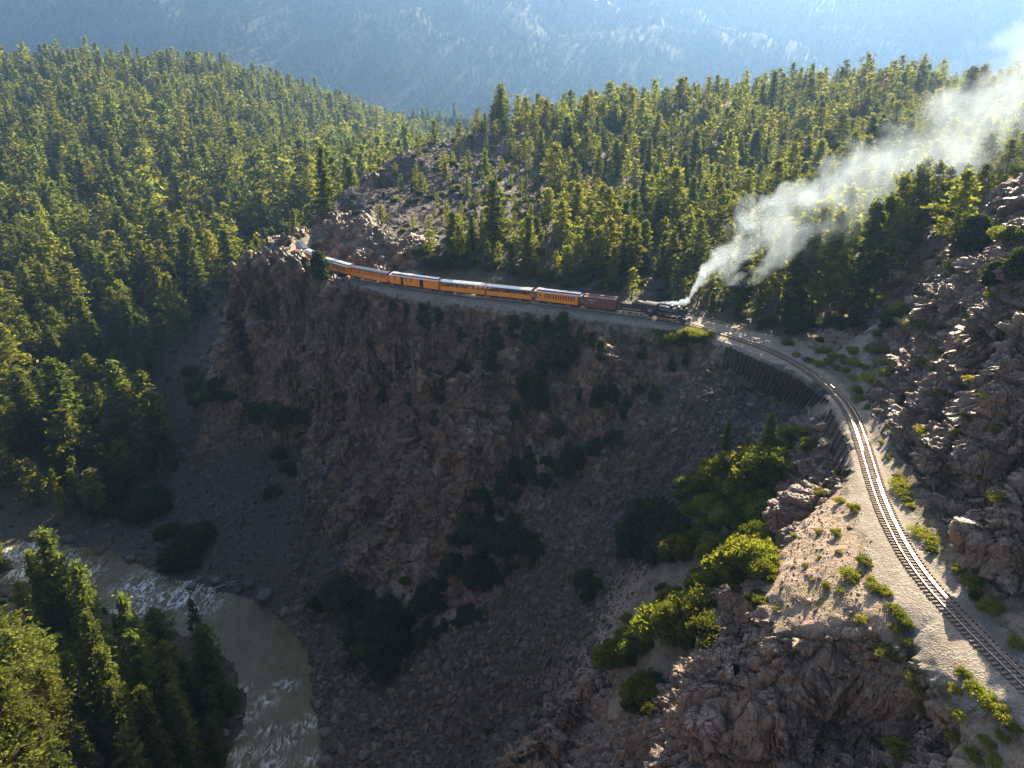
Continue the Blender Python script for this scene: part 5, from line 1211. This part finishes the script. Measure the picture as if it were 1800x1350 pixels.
# ------------------------------------------------------------------ the forest
cen = TV[TT].mean(1); fA = ATTR[TT].mean(1)
e1, e2 = TV[TT[:, 1]] - TV[TT[:, 0]], TV[TT[:, 2]] - TV[TT[:, 0]]
plan = .5 * np.abs(e1[:, 0] * e2[:, 1] - e1[:, 1] * e2[:, 0])
def sample(weight, n, r):
    p = weight * plan; c = np.cumsum(p); k = np.searchsorted(c, r.random(n) * c[-1]); k = np.minimum(k, len(plan) - 1)
    a, b = r.random(n), r.random(n); f = a + b > 1; a[f], b[f] = 1 - a[f], 1 - b[f]
    return TV[TT[k, 0]] + e1[k] * a[:, None] + e2[k] * b[:, None], k
inview = infr(cen, .10)
r = np.random.default_rng(11)
onleft = (cen[:, 0] < -20) & ((cen[:, 1] > 270) | (cen[:, 0] < -90))
dens = fbm(cen / 38, 3, 120)
wgt = fA[:, 3] * (1 - fA[:, 0]) * inview * np.clip(1.0 + 1.1 * dens, .12, 1.6)
wgt = wgt + (.05 * fA[:, 4] + .07 * fA[:, 1] * (cen[:, 1] > 190)) * inview * (cen[:, 1] > 160) * (cen[:, 2] > 2)
wgt[fA[:, 2] > .2] = 0; wgt[cen[:, 2] < -73.3] = 0
cand, ck = sample(wgt, 60000, r)
cell = {}; pts = []
for x, y, rr in TAKEN: cell.setdefault((int(x // 5), int(y // 5)), []).append((x, y, rr))
for i, p in enumerate(cand):
    y = p[1]; md = 5.4 if p[0] < -60 else 3.6
    if p[1] > 600: md = 5.2
    if p[0] < -30 and p[1] < 165: md = 4.4
    k = (int(p[0] // 5), int(y // 5)); ok = True
    for dx in (-1, 0, 1):
        for dy in (-1, 0, 1):
            for q in cell.get((k[0] + dx, k[1] + dy), ()):
                if (q[0] - p[0]) ** 2 + (q[1] - y) ** 2 < (md + (q[2] - md) * .3) ** 2: ok = False
    if ok: cell.setdefault(k, []).append((p[0], y, md)); pts.append(i)
P = cand[pts]; n = len(P); PX, PY, PD = project(P)
j = np.argmin(((P[:, None, :2] - TR[None, ::12, :2]) ** 2).sum(2), 1); dtrack = np.sqrt(((P[:, :2] - TR[::12, :2][j]) ** 2).sum(1)); ok = dtrack > 7.5
hs = np.where(P[:, 0] < -60, r.normal(16.5, 4.6, n), r.normal(10.2, 2.5, n)) * np.where(P[:, 1] > 500, .92, 1.0); hs = np.clip(hs, 5, 27)
hs = np.where((P[:, 0] < -30) & (P[:, 1] < 165), np.clip(r.normal(15, 4, n), 6, 22), hs); hs = np.where((P[:, 2] < -40) & (P[:, 1] > 165) & (P[:, 2] > -72), hs * 1.1, hs)
hs *= r.choice([1, 1, 1.25, .8, .6, .42], n); rub = np.clip(fbm(P / 38, 3, 120), -1, 1)
shoulder = (P[:, 0] < 10) & (P[:, 0] > -62) & (P[:, 1] > 195) & (P[:, 1] < 310); hs = np.where(shoulder, np.minimum(hs, r.uniform(4.5, 10, n)), hs)
isfir = r.random(n) < np.where(P[:, 0] < -60, .55, .25)
ppx = hs * FPX / np.maximum(PD, 1)
ok &= ~((P[:, 0] < -30) & (P[:, 1] < 168) & (P[:, 2] < -35) & (PY - ppx < 1045) & (PX < 360) & (PX > -60))
infram = (PX > 5) & (PX < 1795) & (PY > 0) & (PY < 1345)
vis_ = np.zeros(n, bool)
for i in range(n):
    if not ok[i] or not infram[i]: continue
    t = Vector(P[i] + np.array([0, 0, hs[i] * .8])); d = t - CAMP; hh = bvh.ray_cast(CAMP, d.normalized(), d.length); vis_[i] = hh[0] is None
def spot(i):
    x = PX[i]
    if P[i][0] < -60 and not (P[i][0] < -30 and P[i][1] < 168): return ', towards the left edge' if x < 170 else ', in the middle' if x < 340 else ', near the cliff'
    if P[i][0] < -30 and P[i][1] < 168: return ''
    if x >= 1215: return ' over ' + ('the smoking chimney' if x < 1330 else 'the tall grove' if x < 1500 else 'the brown outcrop' if x < 1650 else 'the rock wall')
    return ' over ' + by_car(x)
def region(p, k):
    if p[0] < -30 and p[1] < 168: return 'near_bank'
    if p[0] < -60 and (p[1] > 275 or p[0] < -95): return 'across_low' if p[2] < -35 else ('across_mid' if p[1] < 420 else 'across_high')
    if p[0] > 50 and p[1] < 165: return 'gully'
    return 'hill_low' if p[1] < 205 else ('hill_mid' if p[1] < 265 else 'hill_top')
RL = {'near_bank': ('on the near river bank', 'bank'), 'across_low': ('low on the canyon side across the river', 'low'), 'across_mid': ('halfway up the canyon side across the river', 'mid'), 'across_high': ('on the high forested ridge across the river', 'high'),
      'gully': ('in the side gully beside the rock wall', 'gully'), 'hill_low': ('low on the shaded slope', 'low'), 'hill_mid': ('halfway up the hill', 'mid'), 'hill_top': ('along the sunlit hilltop', 'top')}
used = np.zeros(n, bool)
for fir, nm, mx in ((False, 'pine_tree', 268), (True, 'fir_tree', 225)):
    c = np.where(vis_ & (isfir == fir))[0]; c = c[np.argsort(-ppx[c])][:mx]
    for i in c:
        used[i] = True; rg = region(P[i], fir)
        big = PD[i] < 330; nearb = rg == 'near_bank'
        pr = (FIRS_NEAR if fir else PINES_NEAR) if nearb else (FIRS if big else FIRS_FAR) if fir else (PINES if big else PINES_FAR)
        plant(random.choice(pr), nm, Vector(P[i]) - Vector((0, 0, .3)), hs[i], ('dark fir ' if fir else 'open pine ') + RL[rg][0] + (spot(i) if rg != 'gully' else ''), 'tree', ('firs ' if fir else 'pines ') + RL[rg][0], wide=random.uniform(1.0, 1.45))
rest = np.where(ok & ~used)[0]; rest = rest[(hs[rest] > 2)]
print('FOREST', n, 'individual', used.sum(), 'rest', len(rest))
kinds = PINES_FAR + FIRS_FAR; pc = proto_collection('forest_tree', kinds)
idx = np.where(isfir[rest], len(PINES_FAR) + r.integers(0, len(FIRS_FAR), len(rest)), r.integers(0, len(PINES_FAR), len(rest))); sc_ = hs[rest] / 18.0; wd = r.uniform(1.0, 1.45, len(rest))
scatter('forest', P[rest] - [0, 0, .3], np.stack([0 * sc_, 0 * sc_, r.uniform(0, 6.28, len(rest))], 1), np.stack([sc_ * wd, sc_ * wd, sc_], 1), idx, pc, 'dense conifer forest covering the hills beyond the nearer trees')
# undergrowth on the forest floor
w2 = (fA[:, 3] * .8 + .35 * fA[:, 4]) * (1 - fA[:, 0]) * inview * (cen[:, 1] < 420) * (cen[:, 2] > -73.6); w2 += .5 * fA[:, 1] * inview * (cen[:, 1] > 190) * (cen[:, 2] > 2); w2[fA[:, 2] > .15] = 0; w2 *= np.clip(.5 + 2 * fbm(cen / 14, 2, 131), 0, 1.5)
w2 *= np.where((cen[:, 1] < 105) & (cen[:, 0] > 15), .12, 1)
bp, bk = sample(w2, 3600, r); dt = np.array([((TR[::12, :2] - q[:2]) ** 2).sum(1).min() for q in bp]); bp = bp[dt > 25]; nb = len(bp)
uc = proto_collection('undergrowth_bush', DARKOAK + [OAKS[2], JUNIS[1]]); s_ = r.uniform(.25, .75, nb)
scatter('undergrowth', bp - [0, 0, .1], np.stack([0 * s_, 0 * s_, r.uniform(0, 6.28, nb)], 1), np.stack([s_, s_, s_], 1), r.integers(0, 4, nb), uc, 'low brush and seedlings between the trees')
# trees on the far mountain
mm = (MV[:, 1] > 860); mx_, my_, md_ = project(MV); mi = np.where((mx_ > -60) & (mx_ < 1860) & (my_ > -120) & (md_ > 0))[0]
k = r.choice(mi, 60000); far = MV[k] + np.stack([r.uniform(-14, 14, len(k)), r.uniform(-14, 14, len(k)), 0 * k], 1)
keep = fbm(far / 200, 3, 140) > r.uniform(-.75, .25, len(far)); far = far[keep]; tc = proto_collection('mountain_tree', TINY)
for q in far:
    h = mbvh.ray_cast(Vector((q[0], q[1], 3000)), Vector((0, 0, -1)))
    if h[0] is not None: q[2] = h[0].z - .5
s_ = r.uniform(.5, 1.15, len(far)); scatter('mountain_forest', far, np.stack([0 * s_, 0 * s_, r.uniform(0, 6.28, len(far))], 1), np.stack([s_ * 1.2, s_ * 1.2, s_], 1), r.integers(0, 3, len(far)), tc, 'far forest covering the hazy mountain side')

# ------------------------------------------------------------------ shrubs, by what they stand on
def rows(s): return [tuple(float(v) for v in q.split(',')) for q in s.split(';')]
for x, y, h in rows('745,572,44;715,556,26;770,566,30;800,568,32;880,612,60;905,594,46;930,604,52;865,652,42;950,668,40;945,720,74;985,648,80;1005,640,50;1055,632,40;1050,716,46;1075,706,38;1022,706,36;1100,736,44;1150,704,36;980,768,36;930,706,60;905,735,36;672,706,36;690,668,24;765,748,36;812,600,30;840,612,24;1180,652,26;720,712,26;640,560,22;585,530,18;610,540,16;690,545,20;700,530,14;648,610,18;1130,630,24;1205,640,22;960,590,40;990,580,36;1020,600,30;1040,610,30'):
    put('bush', 'juniper', x, y, h, 'grey green juniper on the cliff ledges below ' + by_car(x), 'bush', 'junipers on the cliff below the train', JUNIS, random.uniform(1.1, 1.5))
for x, y, h in rows('900,840,60;940,845,50;880,870,60;930,810,46;980,836,40;1010,806,38;1050,800,46;1080,780,36;860,910,60;900,940,70;922,968,60;872,970,60;832,940,50;890,1010,50;850,1020,60;800,1010,50;932,1000,40;600,1060,60;640,1070,50;680,1090,60;720,1100,60;652,1120,60;760,1070,50;702,1140,60;742,1140,50;680,1190,60;652,1160,50;780,1110,45;820,1090,40;960,860,36;1000,830,40;845,880,40;810,960,40;770,1040,40;625,1100,36'):
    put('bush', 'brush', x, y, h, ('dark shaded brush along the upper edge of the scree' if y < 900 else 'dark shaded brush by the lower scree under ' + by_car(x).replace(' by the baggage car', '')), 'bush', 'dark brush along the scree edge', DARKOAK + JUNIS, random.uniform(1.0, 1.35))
for x, y, h in rows('355,690,50;372,706,44;400,706,28;470,740,46;500,748,56;520,742,46;442,720,22;270,905,50;330,975,60;352,950,48;310,992,40;200,880,50;270,886,40;340,660,26;490,800,26;505,830,22;480,870,22;300,940,36;235,915,40;180,905,36'):
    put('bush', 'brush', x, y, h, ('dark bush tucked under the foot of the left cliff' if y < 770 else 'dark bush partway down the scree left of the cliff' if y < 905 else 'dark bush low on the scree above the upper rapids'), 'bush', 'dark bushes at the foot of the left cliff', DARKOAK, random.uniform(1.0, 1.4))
for x, y, h in rows('1030,1030,44;1042,1050,36;1120,940,60;1150,930,70;1172,970,60;1110,980,50;1132,910,50;1100,950,44;1190,940,40'):
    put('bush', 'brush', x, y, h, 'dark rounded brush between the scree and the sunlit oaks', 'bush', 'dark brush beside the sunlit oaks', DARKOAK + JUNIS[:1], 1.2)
for x, y, h in rows('1195,982,46;1250,910,58;1262,982,48;1285,930,54;1215,868,40;1320,850,70;1300,880,56;1340,910,56;1310,1015,92;1288,1030,80;1270,1010,48;1332,1000,62;1200,1112,78;1172,1122,66;1232,1092,72;1160,1100,48;1246,1128,48;1080,1156,44;1062,1168,36;1110,1138,40;1135,1232,50;1118,1248,36;1312,960,38;1370,800,40;1350,830,50;1385,770,30;1265,850,50;1240,950,44;1420,790,24;1330,950,40;1180,1060,36;1100,1160,30;1150,1200,26'):
    put('bush', 'oak_bush', x, y, h, ('leafy oak bush high in the gully under the crib wall' if y < 890 else 'leafy oak bush midway down the gully beside the bluff' if y < 1050 else 'leafy oak bush low in the gully below the bluff'), 'bush', 'oak bushes in the gully', OAKS, random.uniform(1.0, 1.3))
hero(1275, 795, 62, 'slim young conifer in the gully under the crib wall', 'fir', .9); hero(1345, 812, 92, 'taller dark conifer in the gully under the crib wall', 'fir', 1.1); hero(1310, 820, 60, 'leaning dark conifer among the gully oaks', 'fir', 1.1); hero(1245, 1010, 40, 'small pointed juniper below the sunlit oaks', 'juni', .8)
for x, y, h in rows('1187,603,26;1215,596,24;1236,597,20;1200,600,20;1170,606,18;1160,590,16'):
    put('bush', 'oak_bush', x, y, h, 'sunlit low bush on the shoulder below the locomotive', 'bush', 'sunlit bushes below the locomotive', OAKS, 1.6)
for x, y, h in rows('1430,570,30;1470,575,34;1350,572,28;1400,580,26;1500,575,30;1440,600,16;1580,555,40;1565,570,26;1310,560,24;1540,590,20;960,490,24;1000,500,22;900,480,26;870,470,26;840,462,26;930,470,20;1060,505,22;780,470,26;760,465,30;740,450,30;820,450,24'):
    put('bush', 'brush', x, y, h, 'dark brush at the slope foot behind ' + by_car(x), 'bush', 'dark brush uphill of the line', DARKOAK + OAKS[:1], 1.3)
TX = '358,278,12;297,352,14;410,405,16;348,492,14;365,375,9;285,487,8;398,650,18;315,683,10;492,693,13;450,600,14;370,700,8;545,715,11;560,760,9;580,785,11;605,820,13;605,890,13;568,845,15;540,935,14;447,810,12;633,1000,13;660,1060,12;805,1005,18;845,1055,18;785,1070,16;895,1090,14;935,1145,18;790,1160,15;985,1200,14;1015,1210,12;800,1245,13;560,1290,26;850,1310,20;900,1255,13;955,1240,14;735,1170,10;680,1150,12;930,1325,15;130,770,8;75,745,12;590,800,9;520,700,9;430,640,7;480,660,9;240,610,7;200,500,8;290,575,7;360,560,7;265,660,7'
for x, y, h in rows(TX):
    put('bush', 'low_plant', 1300 + x / 2.076, 700 + y / 2.076 + 3, h * 1.15, ('yellow green tuft on the dirt slope right of the bluff' if y > 960 else 'yellow green tuft along the gravel edge of the bluff top' if x > 440 else 'yellow green tuft on the open dirt of the bluff top'), 'plant', 'plants on the bluff top', TUFTS, random.uniform(1.0, 1.4), .05)
for x, y, h in rows('655,490,12;690,525,14;590,330,14;610,380,12;575,290,10;600,350,12;840,690,22;920,780,24;800,630,18;515,165,9;540,220,9;700,560,12;860,730,14;1000,900,18;585,305,10;625,400,9;470,40,10'):
    put('bush', 'low_plant', 1300 + x / 2.076, 700 + y / 2.076, h, 'green plant in the strip between the track and the rock wall', 'plant', 'plants at the foot of the rock wall', TUFTS + OAKS[:1], 1.3, .05)
for x, y, h in rows('1640,650,14;1662,690,12;1612,575,16;1702,670,14;1702,735,14;1682,765,12;1748,525,18;1620,640,12;1655,580,10;1690,600,10;1730,700,12;1745,760,14;1560,660,12;1590,700,10;1770,560,12;1700,560,12;1650,620,10;1620,760,12;1760,880,14;1720,840,12;1790,610,14;1670,470,14;1610,480,12'):
    put('bush', 'low_plant', x, y, h, ('green tuft high on the tall rock wall' if y < 620 else 'green tuft in a lower crevice of the tall rock wall'), 'plant', 'tufts in the rock wall', TUFTS, 1.3, .05)
for x, y, h in rows('1400,625,9;1420,635,9;1440,642,10;1455,640,12;1470,650,12;1485,655,12;1500,668,12;1490,640,12;1510,690,11;1515,705,10;1480,632,12;1520,650,14;1530,670,14;1505,640,10;1465,628,9;1445,618,9;1550,640,14;1540,620,14;1385,605,9;1500,620,12'):
    put('bush', 'low_plant', x, y, h, 'yellow green plant on the grassy flat inside the curve', 'plant', 'plants on the flat inside the curve', TUFTS + OAKS[2:], 1.5, .05)

# ------------------------------------------------------------------ stones
def rock_mesh(name, seed, n=15, flat=.8):
    import bmesh
    r_ = np.random.default_rng(seed); bm = bmesh.new(); v = r_.normal(0, 1, (n, 3)); v /= np.linalg.norm(v, axis=1)[:, None]; v *= r_.uniform(.8, 1.1, (n, 1)) * np.array([1, r_.uniform(.6, .95), flat * r_.uniform(.6, 1)]) * .5
    for q in v: bm.verts.new(q)
    res = bmesh.ops.convex_hull(bm, input=bm.verts); bmesh.ops.delete(bm, geom=[g for g in res['geom_interior'] if isinstance(g, bmesh.types.BMVert)], context='VERTS')
    me = bpy.data.meshes.new(name); bm.to_mesh(me); bm.free(); return me
def stone_mat(name, a, b_, c_):
    m, nt, b = nodes(name); oi = N(nt, 'ShaderNodeObjectInfo'); co = objco(nt); c = ramp(nt, oi.outputs['Random'], [(0, a), (.45, b_), (.8, c_), (1, tuple(x * 1.35 for x in c_))])
    c = mix(nt, math_n(nt, 'MULTIPLY', noise(nt, co, 4, 4), .6), c, tuple(x * .5 for x in b_)); L(nt, c, b.inputs['Base Color']); b.inputs['Roughness'].default_value = .8; bump(nt, b, noise(nt, co, 7, 4), .5, .05); return m
M_STONE = stone_mat('scree_stone', (.042, .036, .035), (.082, .065, .056), (.145, .115, .095)); M_PALE = stone_mat('bluff_stone', (.16, .115, .085), (.27, .20, .155), (.36, .29, .24)); M_BOULD = stone_mat('boulder_stone', (.07, .062, .06), (.115, .098, .09), (.17, .14, .125))
def rocks(pref, mat, k=5):
    out = []
    for i in range(k):
        me = rock_mesh(pref, 600 + i, 15 + i); me.materials.append(mat); out.append(me)
    return out
def strew(name, wgt_, n_, smin, smax, pw, mat, label, sink=.15):
    p, k = sample(wgt_, n_, r); s = smin * (1 - r.random(n_)) ** (-1 / pw); s = np.minimum(s, smax)
    scatter(name, p - np.stack([0 * s, 0 * s, s * sink - .05], 1), r.uniform(0, 6.28, (n_, 3)), np.stack([s, s, s], 1) * r.uniform(.75, 1.3, (n_, 3)), r.integers(0, 5, n_), proto_collection(name, rocks(name, mat)), label)
ws = fA[:, 1] * (1 - fA[:, 2]) * inview * (cen[:, 2] > -75) * (.35 + np.clip(.6 + 1.6 * fbm(cen / 16, 3, 150), 0, 1.4))
strew('scree_stones', ws, 62000, .34, 2.6, 2.3, M_STONE, 'countless broken stones lying over the scree')
low = ws * (cen[:, 2] < -50) * (cen[:, 0] > -60); strew('scree_blocks', low, 9000, .7, 3.0, 2.3, M_STONE, 'larger broken blocks towards the foot of the scree')
up_ = fA[:, 1] * (1 - fA[:, 2]) * inview * (cen[:, 0] > -20) * (cen[:, 2] > -52) * (cen[:, 2] < -4) * (cen[:, 1] < 160); strew('scree_rubble', up_, 15000, .42, 2.0, 2.5, M_STONE, 'grey rubble filling the chute below the crib wall')
bl = fA[:, 4] * (1 - fA[:, 2]) * inview * (cen[:, 1] < 105) * (cen[:, 0] > 15); strew('bluff_stones', bl, 11000, .12, .8, 2.2, M_PALE, 'broken pale stones on the dirt of the bluff')
gs = fA[:, 4] * (1 - fA[:, 2]) * inview * (cen[:, 1] > 100); strew('slope_stones', gs, 9000, .25, 1.4, 2.3, M_STONE, 'loose stones on the dirt slopes')
rs = (fA[:, 0] > .4) * inview * np.clip(vnormals(TV, TT)[TT[:, 0], 2] - .55, 0, 1); strew('ledge_stones', rs, 7000, .2, 1.0, 2.4, M_PALE, 'fallen stones on the ledges of the rock')
bk_ = fA[:, 3] * inview * (cen[:, 2] < -69.5) * (cen[:, 2] > -75.2) * (cen[:, 1] < 175) * (cen[:, 0] < -40); strew('bank_stones', bk_, 2600, .3, 2.2, 2.0, M_STONE, 'stones and blocks along the near river bank')
BME = []
for i in range(4):
    me = rock_mesh('boulder', 700 + i, 26, .9); me.materials.append(M_BOULD); BME.append(me)
def boulder(px, py, wpx, label, group=None, z=None):
    g = Vector(Z(px, py, z)) if z is not None else ground_px(px, py)[0]
    d = project(np.array(g))[2]; s = wpx * d / FPX; o = mesh_obj('boulder', random.choice(BME)); o.location = g + Vector((0, 0, s * .12)); o.scale = (s, s * .9, s * .85); o.rotation_euler = (random.uniform(-.3, .3), random.uniform(-.3, .3), random.uniform(0, 6.28)); tag(o, label, 'boulder', group)
boulder(466, 1050, 44, 'large grey boulder at the bend of the river pool'); boulder(440, 1028, 24, 'rounded boulder just upstream of the large grey one'); boulder(336, 1033, 22, 'dark wet boulder standing in the white rapids', None, -75)
for x, y, s in rows('500,1078,22;520,1098,18;540,1120,20;552,1150,16;562,1195,18;560,1240,22;575,1290,30;600,1320,34;640,1330,26;570,1340,30;400,1030,22;380,1022,20;420,1040,18;350,1020,16;590,1270,24'): boulder(x, y, s, 'dark boulder lining the right bank of the river pool', 'boulders along the right river bank')
for x, y, s in rows('412,1215,20;405,1270,26;395,1290,22;372,1300,20;350,1330,22;405,1245,20'): boulder(x, y, s, 'dark boulder on the rocky left bank of the pool', 'boulders along the left river bank')
for x, y, s in rows('120,950,26;180,970,26;60,940,20;230,985,24;90,945,18;280,1000,20'): boulder(x, y, s, 'dark boulder along the far bank of the upper rapids', 'boulders along the upper far bank')
for x, y, s in rows('730,1218,20;690,1300,26;810,1290,20;880,1255,14;640,1260,18;760,1320,22;905,965,10;1010,870,9'): boulder(x, y, s, 'bigger block lying loose on the dark scree', 'bigger blocks on the scree')
M_LOG = plain('driftwood', (.34, .31, .28), .85, 0, .25, 2)
for a, b, lab, h in [((372, 1036), (417, 1020), 'long pale driftwood log caught above the rapids', .45), ((390, 1030), (418, 1026), 'shorter driftwood log lying under the long one', .35), ((425, 1258), (340, 1282), 'thin bare trunk reaching from the left bank over the water', .3)]:
    A, B = Vector(Z(*a, -74.2)), Vector(Z(*b, -73.2)); o = MB().bar((0, 0, 0), B - A, h, n=8, w2=.5); o.bar((B - A) * .55, (B - A) * .7 + Vector((.3, .5, .9)), .12, n=5, w2=.3); o = o.build('driftwood_log', M_LOG); o.location = A; tag(o, lab, 'log')
A = Vector(ground_px(1424, 742)[0]); o = MB().bar((0, 0, -.2), (-.7, -.2, 2.4), .3, n=5).build('broken_timber', M_LOG); o.location = A; tag(o, 'pale broken timber sticking up at the end of the crib wall', 'timber')

# ------------------------------------------------------------------ labels: single out the extremes among things that share one
bylab = {}
for o in COL.objects:
    if 'category' in o: bylab.setdefault(o['label'], []).append(o)
for lab, os_ in bylab.items():
    if len(os_) < 2: continue
    tree_ = os_[0]['category'] == 'tree'
    def size(o): return SIZES.get(o.name, max(o.scale))
    os_ = sorted(os_, key=size); left = list(os_)
    if size(os_[-1]) > 1.06 * size(os_[-2]): os_[-1]['label'] = ('tallest ' if tree_ else 'largest ') + lab; left.remove(os_[-1])
    if len(left) > 1 and size(os_[0]) < .94 * size(os_[1]): os_[0]['label'] = ('shortest ' if tree_ else 'smallest ') + lab; left.remove(os_[0])
    if len(left) > 1:
        left.sort(key=lambda o: project(np.array(o.location))[0]); n_ = len(left)
        if n_ == 2: left[0]['label'] = 'left of two: ' + lab; left[1]['label'] = 'right of two: ' + lab
        elif n_ > 2:
            left[0]['label'] = 'leftmost ' + lab; left[-1]['label'] = 'rightmost ' + lab
    elif len(left) == 1 and len(os_) > 1 and left[0]['label'] == lab and len(os_) == 3: left[0]['label'] = 'middle sized ' + lab
# ------------------------------------------------------------------ haze: one closed box of even air
hz = MB().box(-4000, 4500, -160, 4250, -95, 830).build('haze', []); hz['kind'] = 'stuff'; hz['label'] = 'blue haze filling the valley air'
hm = bpy.data.materials.new('haze_air'); hm.use_nodes = True; nt = hm.node_tree; nt.nodes.clear(); out = N(nt, 'ShaderNodeOutputMaterial'); v = N(nt, 'ShaderNodeVolumePrincipled')
v.inputs['Color'].default_value = (.28, .53, 1.0, 1); v.inputs['Density'].default_value = .00010; v.inputs['Anisotropy'].default_value = .48; L(nt, v.outputs[0], out.inputs['Volume'])
hm.cycles.homogeneous_volume = True; hz.data.materials.append(hm)
